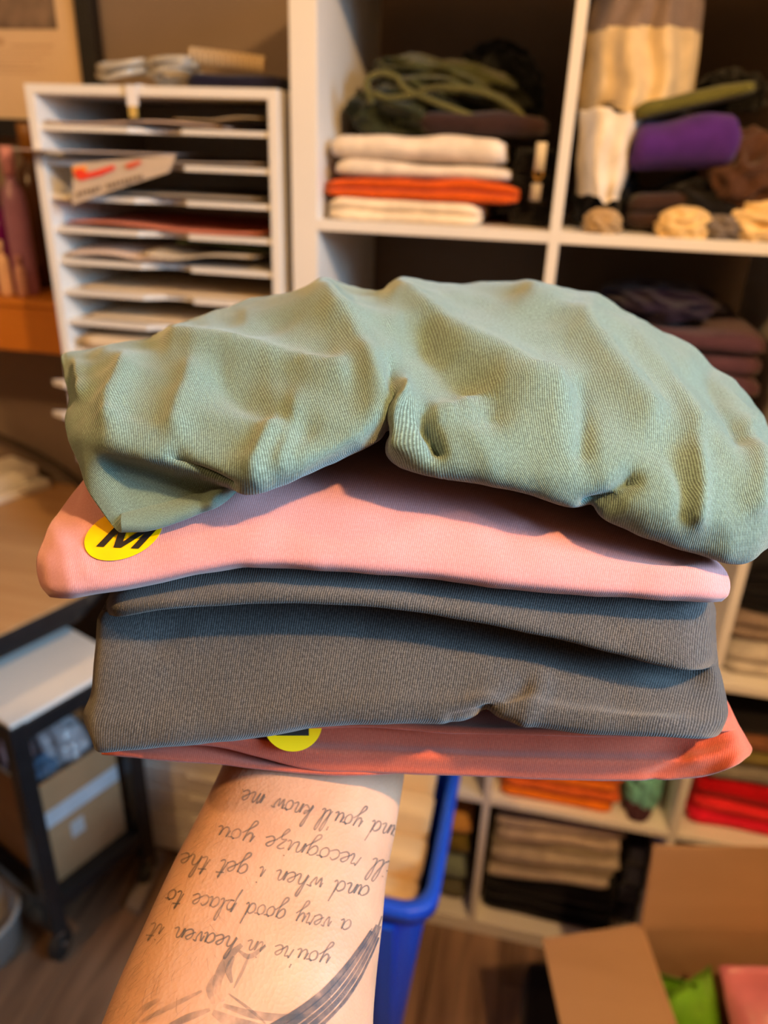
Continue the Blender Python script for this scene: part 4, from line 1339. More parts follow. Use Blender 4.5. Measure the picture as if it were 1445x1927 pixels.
for xx in (300, 400, 500, 600, 700, 800, 860, 915, 970, 1060, 1150, 1230):
    yu, yl = interp(ub_x, ub_y, xx), interp(lb_x, lb_y, xx)
    yp = interp(pb_x, pb_y, xx) - 14
    dpth = interp([300, 700, 1230], [0, 0.0, 0.001], xx)
    cols.append([back_pt((xx, yp - 10, .325), 0.15), (xx, yp, .309), (xx, yp + (yu - yp) * 0.45, .2975), (xx, yu - 13, .2890 + dpth), (xx, yu, .2905 + dpth), (xx, yu - 6, .316),
                 (xx, yu + 14, .3150), (xx, yu + (yl - yu) * 0.35, .3055), (xx, yu + (yl - yu) * 0.68, .2970), (xx, yl - 28, .2900), (xx, yl, .2910), (xx, yl - 6, .315), back_pt((xx, yl - 6, .315), 0.17)])
cols.append([back_pt((1295, 1110, .325), 0.14), (1296, 1118, .309), (1298, 1170, .302), (1302, 1244, .293), (1304, 1260, .2942), (1302, 1254, .315), (1304, 1272, .3145), (1308, 1305, .308), (1312, 1335, .303), (1318, 1362, .2965), (1316, 1383, .2965), (1310, 1376, .316), back_pt((1310, 1376, .316), 0.16)])
cols.append([back_pt((1325, 1115, .33), 0.12), (1330, 1122, .317), (1333, 1175, .311), (1337, 1240, .302), (1332, 1258, .303), (1336, 1250, .313), (1342, 1268, .3135), (1347, 1300, .3115), (1352, 1330, .308), (1356, 1356, .304), (1348, 1378, .305), (1335, 1372, .317), back_pt((1335, 1372, .317), 0.15)])
cols.append([back_pt((1342, 1130, .345), 0.10), (1344, 1140, .332), (1346, 1180, .325), (1350, 1236, .318), (1350, 1248, .3165), (1352, 1252, .3185), (1356, 1266, .3185), (1362, 1295, .3175), (1367, 1322, .3155), (1368, 1345, .313), (1360, 1366, .313), (1348, 1366, .32), back_pt((1348, 1366, .322), 0.13)])
char_root, char = tiered('charcoal_shirt', 'charcoal gray folded shirt with two thick folds, third in the stack', K_char, cols, 0.0008, 31,
                         [([(915, 1345), (945, 1315), (985, 1295)], -0.0022, 14), ([(985, 1355), (1010, 1310), (1020, 1280)], 0.0014, 18), ([(850, 1352), (880, 1345), (915, 1340)], -0.0018, 12), ([(290, 1215), (330, 1190)], -0.0008, 20)])

# rust: thin upper layer, main layer, lower layer
t1x, t1y = [190, 389, 500, 640, 700, 800, 906, 1100, 1293, 1350], [1398, 1392, 1376, 1366, 1369, 1377, 1382, 1385, 1383, 1372]
t2x, t2y = [190, 300, 389, 478, 588, 700, 906, 1061, 1205, 1293, 1344, 1414], [1406, 1404, 1403, 1424, 1447, 1452, 1461, 1466, 1469, 1466, 1457, 1418]
t3x, t3y = [189, 299, 419, 488, 638, 760, 906, 1205, 1293, 1344, 1414], [1418, 1428, 1438, 1447, 1458, 1455, 1450, 1450, 1448, 1440, 1410]
cols = []
for k, xx in enumerate((192, 215, 290, 390, 480, 588, 700, 820, 940, 1060, 1180, 1265, 1325)):
    y1, y2, y3 = interp(t1x, t1y, xx), interp(t2x, t2y, xx), interp(t3x, t3y, xx)
    e = ([0.022, 0.017][k] if k < 2 else (0.012 if k > 11 else 0.015))
    mid = max(y1 + 4, y2 - 34)
    q3 = y3 if y3 > y2 + 2 else y2 - 10
    z3 = .3100 if y3 > y2 + 2 else .319
    cols.append([back_pt((xx, y1 - 26, .338), 0.15), (xx, y1 - 26, .331), (xx, y1 - 12, .307 + e), (xx, y1, .3055 + e), (xx, y1 - 2, .3165 + e), (xx, (y1 + mid) / 2 + 2, .313 + e), (xx, mid, .3065 + e), (xx, y2 - 12, .3085 + e), (xx, y2, .3100 + e),
                 (xx, y2 - 4, .319 + e), (xx, q3 - 8, z3 + .002 + e), (xx, q3, z3 + .001 + e), (xx, q3 - 5, .338), back_pt((xx, q3 - 5, .338), 0.16)])
cols.append([back_pt((1376, 1338, .342), 0.12), (1374, 1343, .336), (1376, 1358, .330), (1378, 1370, .326), (1380, 1376, .3255), (1384, 1388, .3225), (1388, 1405, .3185), (1390, 1424, .315), (1382, 1442, .3155), (1366, 1436, .325), (1358, 1436, .329), (1356, 1438, .329), (1354, 1430, .334), back_pt((1354, 1430, .336), 0.14)])
cols.append([back_pt((1364, 1315, .350), 0.10), (1369, 1320, .345), (1380, 1340, .340), (1388, 1356, .336), (1392, 1364, .335), (1400, 1378, .332), (1409, 1394, .329), (1417, 1410, .3265), (1411, 1424, .3265), (1394, 1420, .331), (1384, 1420, .334), (1380, 1422, .334), (1374, 1416, .338), back_pt((1374, 1416, .340), 0.12)])
rust_root, rust = tiered('rust_orange_shirt', 'rust orange folded shirt with a yellow sticker, lowest in the stack', K_rust, cols, 0.0006, 41,
                         [([(1230, 1462), (1285, 1425)], -0.0010, 12)])


# ---- lint: short fibres standing off the cloth
def lint(o, n, col, seed, name):
    rnd = random.Random(seed)
    me = o.data
    polys = [p for p in me.polygons if len(p.vertices) <= 4]
    D = [(np.array(p.center) - CAM) @ CF for p in polys]
    front = [p for p, d in zip(polys, D) if d < 0.46]
    wts = [p.area for p in front]
    vs, fs = [], []
    for p in rnd.choices(front, wts, k=n):
        a, b, c = (me.vertices[p.vertices[i]].co for i in range(3))
        u, v = rnd.random(), rnd.random()
        if u + v > 1: u, v = 1 - u, 1 - v
        q = a + (b - a) * u + (c - a) * v
        nr = p.normal
        if nr.dot(Vector(CF)) > 0.75: continue
        d1 = (nr * rnd.uniform(0.3, 1.0) + Vector((rnd.gauss(0, 0.6), rnd.gauss(0, 0.6), rnd.gauss(0, 0.6)))).normalized()
        if d1.dot(nr) < 0.05: continue
        ln = rnd.uniform(0.0003, 0.0013)
        d2 = (d1 + Vector((rnd.gauss(0, 0.5), rnd.gauss(0, 0.5), rnd.gauss(0, 0.5)))).normalized()
        m_ = q + d1 * ln * 0.6
        e_ = m_ + d2 * ln * 0.5
        w_ = Vector(CR) * 0.000016
        i = len(vs)
        vs += [q - w_, q + w_, m_ - w_, m_ + w_, e_]
        fs += [(i, i + 1, i + 3, i + 2), (i + 2, i + 3, i + 4)]
    h = mesh_obj(name, vs, fs, surf('lint_%d' % seed, col, 0.95, 0.1), o.parent)
    h['kind'] = 'stuff'


lint(green, 1800, lin((116, 132, 120)), 61, 'lint')
lint(pink, 1500, lin((190, 132, 136)), 62, 'lint')
lint(char, 1800, lin((96, 100, 108)), 63, 'lint')
lint(rust, 1200, lin((190, 98, 84)), 64, 'lint')


# ---- stickers laid on the cloth
def bvh_of(*objs):
    vs, fs = [], []
    for o in objs:
        b0 = len(vs)
        m = o.matrix_parent_inverse
        par = Matrix.Translation(o.parent.location) if o.parent else Matrix.Identity(4)
        mm = par @ m
        vs += [mm @ v.co for v in o.data.vertices]
        fs += [tuple(b0 + i for i in p.vertices) for p in o.data.polygons]
    return BVHTree.FromPolygons(vs, fs)


def drop(bvh, x, y, off):
    d = Vector(CF + CR * (x - W / 2) / F - CU * (y - H / 2) / F).normalized()
    loc, nor, _, _ = bvh.ray_cast(Vector(CAM), d)
    if loc is None: return None
    if nor.dot(d) > 0: nor = -nor
    return loc + nor * off


def decal(name, bvh, rings, off, mat, parent, th=0.00012):
    """rings: list of equally long pixel rings from outside to inside, laid on a surface as a thin film"""
    vs, n = [], len(rings[0])
    for dd in (off, off - th):
        for r in rings:
            for (x, y) in r:
                p = drop(bvh, x, y, dd)
                vs.append(p if p is not None else (vs[-1] if vs else Vector((0, 0, 0))))
    m = len(rings) * n
    fs = []
    for i in range(len(rings) - 1):
        for k in range(n):
            fs.append((i * n + k, i * n + (k + 1) % n, (i + 1) * n + (k + 1) % n, (i + 1) * n + k))
    fs.append(tuple((len(rings) - 1) * n + k for k in range(n)))
    for k in range(n):
        fs.append((k, m + k, m + (k + 1) % n, (k + 1) % n))
    return mesh_obj(name, vs, fs, mat, parent, False)


def film(name, bvh, inside, x0, x1, y0, y1, step, off, mat, parent):
    """thin film on a surface covering the pixels where inside(x, y) holds; smooth edge by clipping cells"""
    pass


M_yel = surf('yellow_sticker', (0.86, 0.48, 0.0), 0.28, 0.02, 10, spec=0.5)
M_ink = surf('black_print', (0.012, 0.010, 0.008), 0.35, 0.1, 20)
bv_p = bvh_of(pink)


def flat_patch(c, ex, ey, cx_, cy_):
    return [(c[0] + ex[0] * a + ey[0] * b, c[1] + ex[1] * a + ey[1] * b) for a, b in zip(cx_, cy_)]


# M sticker: a disc lying on the sloping pink front, in a local frame (ex right, ey up) of the photo
def disc_rings(c, ex, ey, rad, n=56, steps=(1.0, 0.85, 0.6, 0.3)):
    out = []
    for s in steps:
        out.append([(c[0] + (ex[0] * math.cos(2 * math.pi * k / n) + ey[0] * math.sin(2 * math.pi * k / n)) * rad * s,
                     c[1] + (ex[1] * math.cos(2 * math.pi * k / n) + ey[1] * math.sin(2 * math.pi * k / n)) * rad * s) for k in range(n)])
    return out


def glyph_mesh(name, bvh, quads, c, ex, ey, off, mat, parent, sub=6):
    """letter made of strokes (quads in local units), subdivided and laid on the surface"""
    vs, fs = [], []
    for q in quads:
        b0 = len(vs)
        for j in range(sub + 1):
            for i in range(sub + 1):
                u, v = i / sub, j / sub
                lx = (q[0][0] * (1 - u) + q[1][0] * u) * (1 - v) + (q[3][0] * (1 - u) + q[2][0] * u) * v
                ly = (q[0][1] * (1 - u) + q[1][1] * u) * (1 - v) + (q[3][1] * (1 - u) + q[2][1] * u) * v
                p = drop(bvh, c[0] + ex[0] * lx + ey[0] * ly, c[1] + ex[1] * lx + ey[1] * ly, off)
                vs.append(p)
        for j in range(sub):
            for i in range(sub):
                a = b0 + j * (sub + 1) + i
                fs.append((a, a + 1, a + sub + 2, a + sub + 1))
    return mesh_obj(name, vs, fs, mat, parent, True)


stc, sex, sey = (233, 1006), (1.0, -0.12), (0.20, -0.69)
st = decal('size_sticker', bv_p, disc_rings(stc, sex, sey, 72), 0.0006, M_yel, pink_root)
st['label'] = 'round yellow M size sticker'
hM, wM, sM = 38, 40, 15
quadsM = [((-wM, -hM), (-wM + sM, -hM), (-wM + sM, hM), (-wM, hM)), ((wM - sM, -hM), (wM, -hM), (wM, hM), (wM - sM, hM)),
          ((-wM + sM * 0.2, hM), (-wM + sM * 1.2, hM), (7, -hM), (-7, -hM)), ((wM - sM * 1.2, hM), (wM - sM * 0.2, hM), (7, -hM), (-7, -hM))]
lt = glyph_mesh('size_letter', bv_p, quadsM, (245, 1009), (1.0, 0.05), (0.60, -0.62), 0.0009, M_ink, st)
bv_r = bvh_of(rust)
st2c = (551, 1362)
_q = [drop(bv_r, *p, 0.0042) for p in ((515, 1398), (551, 1412), (588, 1398))]
_n = (_q[1] - _q[0]).cross(_q[2] - _q[0]).normalized()


class FlatSheet:
    """the stiff sticker stays flat: points come from the plane it lies in"""
    def ray_cast(self, o, d):
        return o + d * ((_q[0] - o).dot(_n) / d.dot(_n)), _n, 0, 0


st2 = decal('size_sticker', FlatSheet(), disc_rings(st2c, (1.0, 0.0), (0.0, -0.95), 55), 0.0, M_yel, rust_root)
st2['label'] = 'round yellow size sticker half hidden under the charcoal shirt'
glyph_mesh('size_letter', FlatSheet(), [((-31, -24), (30, -24), (30, -6), (-31, -6)), ((-31, -6), (-13, -6), (-13, 34), (-31, 34))], st2c, (1, 0), (0, -0.95), 0.0003, M_ink, st2)

# ------------------------------------------------------------------ the arm that carries the stack
M_skin, nt, b = mat_base('skin')
L = nt.links.new
tc = N(nt, 'ShaderNodeTexCoord')
n1 = N(nt, 'ShaderNodeTexNoise'); n1.inputs['Scale'].default_value = 35; n1.inputs['Detail'].default_value = 5
n2 = N(nt, 'ShaderNodeTexVoronoi'); n2.inputs['Scale'].default_value = 700
n3 = N(nt, 'ShaderNodeTexNoise'); n3.inputs['Scale'].default_value = 420; n3.inputs['Detail'].default_value = 4
for n_ in (n1, n2, n3): L(tc.outputs['Object'], n_.inputs['Vector'])
rp = N(nt, 'ShaderNodeValToRGB')
rp.color_ramp.elements[0].position = 0.3; rp.color_ramp.elements[1].position = 0.7
rp.color_ramp.elements[0].color = lin((166, 126, 102)) + (1,)
rp.color_ramp.elements[1].color = lin((182, 142, 118)) + (1,)
L(n1.outputs['Fac'], rp.inputs['Fac'])
L(rp.outputs['Color'], b.inputs['Base Color'])
b.inputs['Roughness'].default_value = 0.5
b.inputs['Specular IOR Level'].default_value = 0.35
b.inputs['Subsurface Weight'].default_value = 0.12
b.inputs['Subsurface Radius'].default_value = (0.008, 0.003, 0.0015)
b.inputs['Subsurface Scale'].default_value = 0.5
ad = N(nt, 'ShaderNodeMath', operation='ADD')
L(n2.outputs['Distance'], ad.inputs[0]); L(n3.outputs['Fac'], ad.inputs[1])
bu = N(nt, 'ShaderNodeBump'); bu.inputs['Strength'].default_value = 0.22; bu.inputs['Distance'].default_value = 0.0005
L(ad.outputs[0], bu.inputs['Height']); L(bu.outputs['Normal'], b.inputs['Normal'])

# forearm edges in the photo: (left x, right x, y, depth of the arm's axis)
sect = [(-95, 700, 2700, .235), (20, 706, 2420, .250), (122, 708, 2150, .268), (205, 709, 1927, .292), (262, 716, 1800, .307), (312, 728, 1690, .323), (358, 737, 1600, .337), (396, 752, 1520, .352), (424, 763, 1450, .367), (434, 768, 1425, .374)]
cen, rad = [], []
for (xl, xr, y, z) in sect:
    cen.append(pt((xl + xr) / 2, y, z))
    rad.append((xr - xl) / 2 / F * z * 0.985)
# the wrist bends and the palm lies level under the stack
wr_ = cen[-1]
hdir = BACK * 0.985 + CR * 0.10 + UP * 0.03
hdir /= np.linalg.norm(hdir)
hs = np.cross(hdir, UP); hs /= np.linalg.norm(hs)                  # to the right
hup = np.cross(hs, hdir)
base_z = min(pt(700, 1452, .338)[2], pt(1000, 1450, .338)[2])      # underside of the stack
pal0 = wr_ + hdir * 0.022
pal0[2] = base_z - 0.030


def ring(c, ax, ay, rx, ry, n=40, sq=2.3):
    out = []
    for k in range(n):
        a = 2 * math.pi * k / n
        ca_, sa_ = math.cos(a), math.sin(a)
        out.append(c + ax * rx * math.copysign(abs(ca_) ** (2 / sq), ca_) + ay * ry * math.copysign(abs(sa_) ** (2 / sq), sa_))
    return out


rings = []
CP = np.array(cen)
RD = np.array(rad)
for t in np.linspace(0, len(cen) - 1, 60):
    c = cr(CP, t)
    tan = cr(CP, min(t + 0.02, len(cen) - 1)) - cr(CP, max(t - 0.02, 0))
    tan /= np.linalg.norm(tan)
    view = c - CAM
    view -= tan * (view @ tan)
    view /= np.linalg.norm(view)
    side = np.cross(tan, view)
    if side @ CR < 0: side = -side
    rr = float(cr(RD[:, None], t)[0])
    flat = 0.80 - 0.12 * t / (len(cen) - 1)
    rings.append(ring(c, side, view, rr, rr * flat, sq=2.15))
# palm rings
for (d, rx, ry, dzz) in ((0.022, 0.036, 0.021, 0), (0.045, 0.040, 0.017, 0), (0.07, 0.043, 0.0155, 0), (0.095, 0.044, 0.014, 0), (0.112, 0.042, 0.0115, 0), (0.120, 0.036, 0.008, 0)):
    c = wr_ + hdir * d
    c[2] = base_z - ry - 0.0005
    rings.append(ring(c, hs, hup, rx, ry, sq=2.6))
bm = bmesh.new()


def add_loft(bm, rings):
    idx = [[bm.verts.new(Vector(map(float, p))) for p in r] for r in rings]
    n = len(idx[0])
    for i in range(len(idx) - 1):
        for k in range(n):
            bm.faces.new((idx[i][k], idx[i][(k + 1) % n], idx[i + 1][(k + 1) % n], idx[i + 1][k]))
    bm.faces.new(idx[0][::-1])
    bm.faces.new(idx[-1])


add_loft(bm, rings)
# fingers: side offset, start distance, segment lengths, radii, splay
knz = base_z
for (so, d0, segs, r0, spl) in ((-0.033, 0.108, (0.042, 0.026, 0.021), 0.0088, -0.16), (-0.011, 0.114, (0.046, 0.030, 0.022), 0.0092, -0.04), (0.011, 0.110, (0.043, 0.028, 0.021), 0.0088, 0.05), (0.031, 0.100, (0.034, 0.021, 0.018), 0.0076, 0.20)):
    p = wr_ + hdir * (d0 - 0.03) + hs * so * 0.9
    p[2] = base_z - r0 - 0.002
    dr = hdir * math.cos(spl) + hs * math.sin(spl)
    P_ = [p.copy()]
    bend = 0.0
    for s_ in (0.03,) + segs:
        P_.append(P_[-1] + s_ * (dr * math.cos(bend) - UP * math.sin(bend)))
        bend += 0.07
    PP = np.array(P_)
    rg = []
    T = np.linspace(0, len(PP) - 1, 26)
    for t in T:
        c = cr(PP, t)
        tan = cr(PP, min(t + 0.05, len(PP) - 1)) - cr(PP, max(t - 0.05, 0))
        tan /= np.linalg.norm(tan)
        s_ = np.cross(tan, UP); s_ /= np.linalg.norm(s_)
        rr = r0 * (1 - 0.07 * t + 0.05 * math.cos(2 * math.pi * t)) * (1.0 if t < len(PP) - 1.35 else max(0.25, math.sqrt(max(0.0, 1 - ((t - (len(PP) - 1.35)) / 0.36) ** 2))))
        c2 = c.copy(); c2[2] = min(c2[2], base_z - rr - 0.0005)
        rg.append(ring(c2, s_, np.cross(s_, tan), rr, rr * 0.92, n=18, sq=2.0))
    add_loft(bm, rg)
# thumb: leaves the left side of the palm near its base
p = wr_ + hdir * 0.035 - hs * 0.018
p[2] = base_z - 0.016
P_ = np.array([p, p - hs * 0.028 + hdir * 0.020, p - hs * 0.052 + hdir * 0.045, p - hs * 0.066 + hdir * 0.072, p - hs * 0.070 + hdir * 0.092])
rg = []
for t in np.linspace(0, 4, 26):
    c = cr(P_, t)
    tan = cr(P_, min(t + 0.05, 4)) - cr(P_, max(t - 0.05, 0))
    tan /= np.linalg.norm(tan)
    s_ = np.cross(tan, UP); s_ /= np.linalg.norm(s_)
    rr = float(np.interp(t, [0, 1, 2, 3, 3.7, 4], [0.016, 0.0145, 0.0115, 0.0108, 0.009, 0.0035]))
    c[2] = min(c[2], base_z - rr - 0.0008)
    rg.append(ring(c, s_, np.cross(s_, tan), rr, rr * 0.9, n=18, sq=2.0))
add_loft(bm, rg)
bmesh.ops.recalc_face_normals(bm, faces=bm.faces)
me = bpy.data.meshes.new('arm_raw')
bm.to_mesh(me)
bm.free()
tmp = bpy.data.objects.new('arm_raw', me)
COL.objects.link(tmp)
md = tmp.modifiers.new('r', 'REMESH')
md.mode = 'VOXEL'
md.voxel_size = 0.0016
ms = tmp.modifiers.new('s', 'SMOOTH')
ms.factor = 0.5
ms.iterations = 6
dg = bpy.context.evaluated_depsgraph_get()
me2 = bpy.data.meshes.new_from_object(tmp.evaluated_get(dg))
bpy.data.objects.remove(tmp)
me2.polygons.foreach_set('use_smooth', [True] * len(me2.polygons))
me2.materials.clear()
me2.materials.append(M_skin)
person = thing('person', 'bare tattooed forearm and hand holding up the stack of shirts from below', 'person', cen[0])
arm = bpy.data.objects.new('arm', me2)
COL.objects.link(arm)
adopt(arm, person)
bv_a = bvh_of(arm)

# ---- tattoo lettering: cursive strokes, written upside down as seen by the camera
GL = {
    'a': (0.95, [[(.72, .8), (.45, 1), (.12, .7), (.12, .25), (.35, 0), (.62, .3), (.75, .95), (.72, .3), (.82, .03), (1.0, .2)]]),
    'c': (0.75, [[(.65, .8), (.42, 1), (.1, .65), (.12, .2), (.4, 0), (.8, .25)]]),
    'd': (1.0, [[(.7, .8), (.45, 1), (.12, .7), (.12, .25), (.35, 0), (.62, .3), (.95, 2.1)], [(.78, 1.2), (.7, .4), (.82, .02), (1.0, .2)]]),
    'e': (0.75, [[(-.05, .2), (.35, .5), (.6, .8), (.42, 1), (.15, .7), (.15, .2), (.4, 0), (.8, .25)]]),
    'g': (0.95, [[(.72, .8), (.45, 1), (.12, .7), (.12, .25), (.35, .05), (.62, .4), (.75, .95), (.68, 0), (.5, -.9), (.25, -1.05), (.2, -.75), (.6, -.2), (1.0, .25)]]),
    'h': (0.95, [[(0, .1), (.35, 1.1), (.55, 2.0), (.42, 2.15), (.28, 1.6), (.1, 0), (.3, .75), (.55, 1), (.68, .75), (.65, .2), (.78, .02), (.98, .2)]]),
    'i': (0.5, [[(0, .2), (.22, .95), (.2, .25), (.32, .02), (.5, .2)], [(.34, 1.5), (.38, 1.6)]]),
    'k': (0.9, [[(0, .1), (.35, 1.1), (.55, 2.0), (.42, 2.15), (.28, 1.6), (.1, 0), (.3, .6), (.62, .95), (.6, .65), (.3, .5), (.6, .1), (.9, .15)]]),
    'l': (0.5, [[(0, .1), (.35, 1.1), (.5, 2.0), (.36, 2.15), (.22, 1.5), (.18, .25), (.32, .02), (.5, .2)]]),
    'm': (1.35, [[(0, .2), (.18, .95), (.12, 0), (.3, .75), (.48, 1), (.55, .75), (.5, 0), (.7, .75), (.88, 1), (.98, .75), (.95, .2), (1.08, .02), (1.35, .2)]]),
    'n': (0.95, [[(0, .2), (.18, .95), (.12, 0), (.3, .75), (.52, 1), (.62, .75), (.58, .2), (.7, .02), (.95, .2)]]),
    'o': (0.85, [[(.5, .98), (.15, .75), (.12, .25), (.38, 0), (.68, .3), (.65, .8), (.45, 1), (.6, .85), (.9, .9)]]),
    'p': (0.95, [[(0, .2), (.25, 1.2), (.1, -.2), (-.1, -1.1)], [(.12, .3), (.3, .85), (.55, 1), (.72, .65), (.55, .1), (.25, .1), (.6, .05), (.95, .2)]]),
    'r': (0.75, [[(0, .2), (.2, 1.05), (.3, .9), (.55, .95), (.5, .3), (.6, .02), (.78, .2)]]),
    's': (0.7, [[(0, .2), (.35, 1.05), (.5, .5), (.35, .02), (.08, .12)], [(.35, .02), (.7, .2)]]),
    't': (0.6, [[(0, .2), (.4, 1.8), (.22, .3), (.36, .02), (.6, .2)], [(.02, 1.2), (.68, 1.28)]]),
    'u': (0.95, [[(0, .3), (.18, .95), (.12, .3), (.3, .02), (.55, .3), (.68, .95), (.62, .25), (.75, .02), (.95, .2)]]),
    'v': (0.8, [[(0, .4), (.15, .95), (.3, .05), (.55, .6), (.55, 1), (.8, .9)]]),
    'w': (1.2, [[(0, .5), (.12, .95), (.2, .05), (.5, .8), (.6, .05), (.9, .7), (.85, 1), (1.2, .9)]]),
    'y': (0.95, [[(0, .3), (.18, .95), (.15, .35), (.35, .1), (.6, .5), (.7, .98), (.6, 0), (.4, -.95), (.18, -1.05), (.16, -.75), (.55, -.2), (.95, .25)]]),
    'z': (0.8, [[(.05, .85), (.3, 1), (.55, .85), (.1, .05), (.45, .1), (.5, -.4), (.3, -.95), (.15, -.8), (.5, -.2), (.8, .2)]]),
    "'": (0.3, [[(.15, 2.0), (.1, 1.6)]]), '.': (0.4, [[(.1, .05), (.16, .1)]]), ' ': (0.85, []),
}


def ink_material(name, col, a0, a1, scale):
    m, nt, b = mat_base(name)
    b.inputs['Base Color'].default_value = col + (1,)
    b.inputs['Roughness'].default_value = 0.55
    b.inputs['Specular IOR Level'].default_value = 0.25
    tc = N(nt, 'ShaderNodeTexCoord')
    no = N(nt, 'ShaderNodeTexNoise')
    no.inputs['Scale'].default_value = scale
    no.inputs['Detail'].default_value = 4
    nt.links.new(tc.outputs['Object'], no.inputs['Vector'])
    mr = N(nt, 'ShaderNodeMapRange')
    mr.inputs['From Min'].default_value = 0.3
    mr.inputs['From Max'].default_value = 0.7
    mr.inputs['To Min'].default_value = a0
    mr.inputs['To Max'].default_value = a1
    nt.links.new(no.outputs['Fac'], mr.inputs['Value'])
    nt.links.new(mr.outputs['Result'], b.inputs['Alpha'])
    return m


M_tat = ink_material('tattoo_ink', lin((88, 84, 84)), 0.3, 0.62, 120)
M_tatd = ink_material('tattoo_ink_dark', lin((62, 68, 80)), 0.3, 0.75, 200)
M_tats = ink_material('tattoo_shade', lin((104, 98, 96)), 0.0, 0.5, 160)


def ribbon(vs, fs, bvh, path, wpx, off=0.00022):
    """thin strip along a pixel path laid on a surface; wpx = half width in pixels (scalar or list)"""
    P = np.array(path, float)
    d = np.gradient(P, axis=0)
    d /= (np.linalg.norm(d, axis=1, keepdims=True) + 1e-9)
    nrm = np.stack([-d[:, 1], d[:, 0]], 1)
    prev = None
    for k in range(len(P)):
        w_ = wpx if np.isscalar(wpx) else wpx[k]
        a = drop(bvh, *(P[k] + nrm[k] * w_), off)
        b = drop(bvh, *(P[k] - nrm[k] * w_), off)
        if a is None or b is None or (a - b).length > 0.02:
            prev = None
            continue
        vs += [a, b]
        i = len(vs) - 2
        if prev is not None: fs.append((prev, prev + 1, i + 1, i))
        prev = i


lines = [("you're in heaven it", (624, 1795), (286, 1736), 20), ("a very good place to", (664, 1732), (318, 1673), 20), ("and when i get the", (698, 1668), (344, 1604), 20),
         ("ill recognize you", (740, 1622), (413, 1553), 20), ("and you'll know me.", (757, 1556), (453, 1484), 20)]
for (txt, s0, s1, xh) in lines:
    adv = sum(GL[ch][0] for ch in txt)
    s0, s1 = np.array(s0, float), np.array(s1, float)
    ex = (s1 - s0) / adv
    exn = ex / np.linalg.norm(ex)
    ey = np.array([exn[1], -exn[0]])
    if ey[1] < 0: ey = -ey                                         # letters stand towards the bottom of the picture
    ey = ey * xh + exn * xh * 0.18
    vs, fs = [], []
    xc_ = 0.0
    rnd = random.Random(len(txt))
    for ch in txt:
        a_, strokes = GL[ch]
        for st_ in strokes:
            Pq = np.array(st_, float)
            T = np.linspace(0, len(Pq) - 1, max(4, (len(Pq) - 1) * 5 + 1))
            q = [cr(Pq, t) for t in T]
            pix = [s0 + ex * (xc_ + p[0]) + ey * (p[1] * (1.0 + 0.04 * rnd.uniform(-1, 1) * 0)) for p in q]
            ribbon(vs, fs, bv_a, pix, [1.25 + 0.5 * math.sin(3.1 * i / len(T) * 2) ** 2 for i in range(len(T))])
        xc_ += a_
    if vs:
        mesh_obj('tattoo_lettering', vs, fs, M_tat, arm, False)

# curved dark feather-like band of the tattoo and shaded figure below
vs, fs = [], []
cl = np.array([(724, 1706), (708, 1750), (684, 1796), (655, 1842), (620, 1884), (572, 1925), (520, 1960)])
Tt = np.linspace(0, 6, 60)
base = np.array([cr(cl, t) for t in Tt])
ribbon(vs, fs, bv_a, base, list(np.interp(Tt, [0, 1, 3, 6], [1, 10, 22, 34])), 0.00018)
mesh_obj('tattoo_band', vs, fs, M_tats, arm)
for offs, wds in ((-0.78, 5.5), (-0.40, 5.0), (0.05, 3.0), (0.42, 4.0), (0.82, 2.6)):
    vs, fs = [], []
    d = np.gradient(base, axis=0); d /= np.linalg.norm(d, axis=1, keepdims=True)
    nn = np.stack([-d[:, 1], d[:, 0]], 1)
    wloc = np.interp(Tt, [0, 1, 3, 6], [1, 10, 22, 34])
    path = base - nn * (wloc * offs)[:, None]
    s0_ = int(4 + 10 * abs(offs))
    ribbon(vs, fs, bv_a, path[s0_:], list(np.interp(Tt[s0_:], [0, 1, 3, 6], [0.8, wds * 0.5, wds, wds * 1.5])), 0.00026)
    mesh_obj('tattoo_stroke', vs, fs, M_tatd, arm)
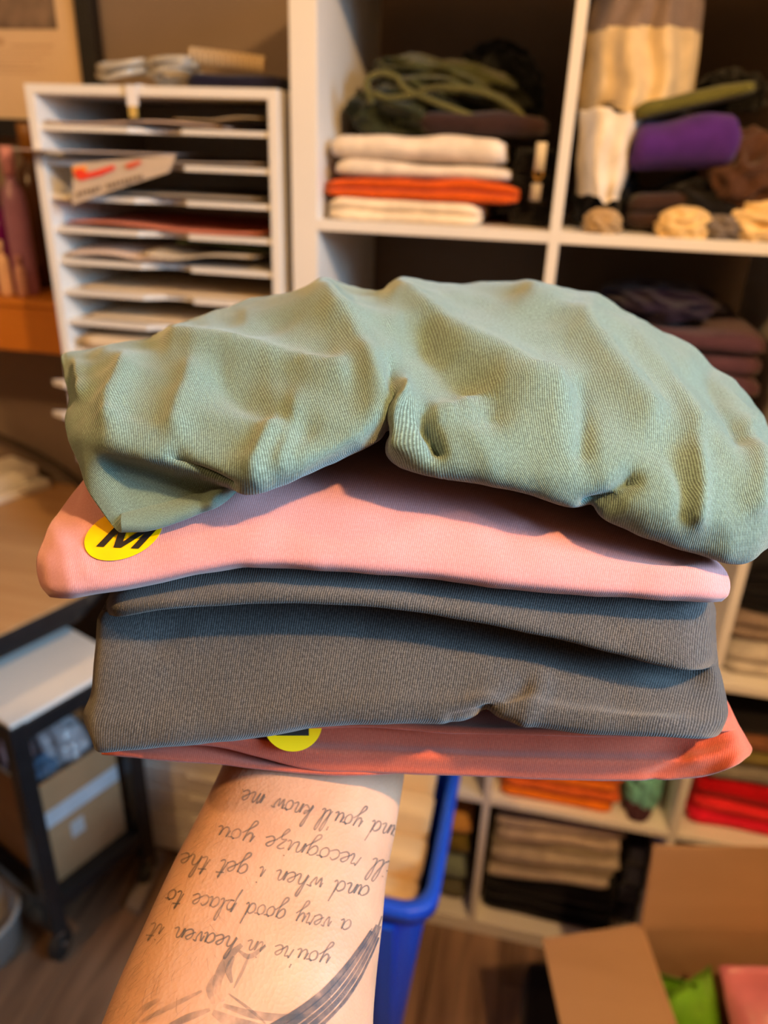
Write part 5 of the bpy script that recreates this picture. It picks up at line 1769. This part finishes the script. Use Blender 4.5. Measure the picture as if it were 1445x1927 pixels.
fig = [([(455, 1778), (432, 1800), (415, 1830), (408, 1860), (420, 1885)], 9), ([(405, 1835), (395, 1862), (402, 1890)], 7), ([(440, 1800), (430, 1825), (436, 1850)], 6), ([(380, 1865), (340, 1885), (300, 1905), (262, 1925)], 5),
       ([(395, 1900), (355, 1915), (310, 1935)], 7), ([(420, 1892), (470, 1908), (520, 1915), (590, 1912)], 8), ([(400, 1905), (440, 1925), (500, 1935)], 12), ([(470, 1795), (455, 1830), (440, 1860)], 3),
       ([(500, 1780), (470, 1800), (450, 1790)], 5), ([(300, 1880), (270, 1900), (250, 1927)], 6), ([(430, 1870), (470, 1900), (500, 1927)], 3)]
for (pth, w_) in fig:
    vs, fs = [], []
    Pq = np.array(pth, float)
    q = [cr(Pq, t) for t in np.linspace(0, len(Pq) - 1, 24)]
    ribbon(vs, fs, bv_a, q, [w_ * (0.4 + 0.6 * math.sin(math.pi * (i + 0.5) / 24)) for i in range(24)], 0.00020)
    if vs: mesh_obj('tattoo_shading', vs, fs, M_tats, arm)

# ---- fine arm hair, mostly along the left side
rnd = random.Random(5)
vs, fs = [], []
for k in range(620):
    y = rnd.uniform(1455, 1940)
    xl = float(np.interp(y, [1450, 1520, 1600, 1690, 1800, 1927, 1960], [424, 396, 358, 312, 262, 205, 190]))
    x = xl + 2 + abs(rnd.gauss(0, 1)) * (45 if y < 1700 else 80)
    p = drop(bv_a, x, y, 0.0)
    if p is None: continue
    p2 = drop(bv_a, x + 3, y, 0.0)
    out_ = Vector(-CR) * 0.9 + Vector(-CF) * 0.15
    along = Vector(-CU) * rnd.uniform(0.1, 1.0) + Vector(CR) * rnd.uniform(-0.6, 0.7)
    ln = rnd.uniform(0.004, 0.011)
    edge = max(0.0, 1 - (x - xl) / 25)
    dirv = (along + out_ * (0.25 + 0.9 * edge) - Vector(CF) * 0.25).normalized()
    c1 = p + dirv * ln * 0.5 + out_ * 0.0006
    c2 = p + dirv * ln + along * 0.002
    wv = Vector(CR) * 0.000035
    i = len(vs)
    vs += [p - wv, p + wv, c1 - wv * 0.8, c1 + wv * 0.8, c2]
    fs += [(i, i + 1, i + 3, i + 2), (i + 2, i + 3, i + 4)]
h = mesh_obj('arm_hair', vs, fs, surf('dark_hair', (0.09, 0.05, 0.03), 0.5), arm)
h['kind'] = 'stuff'
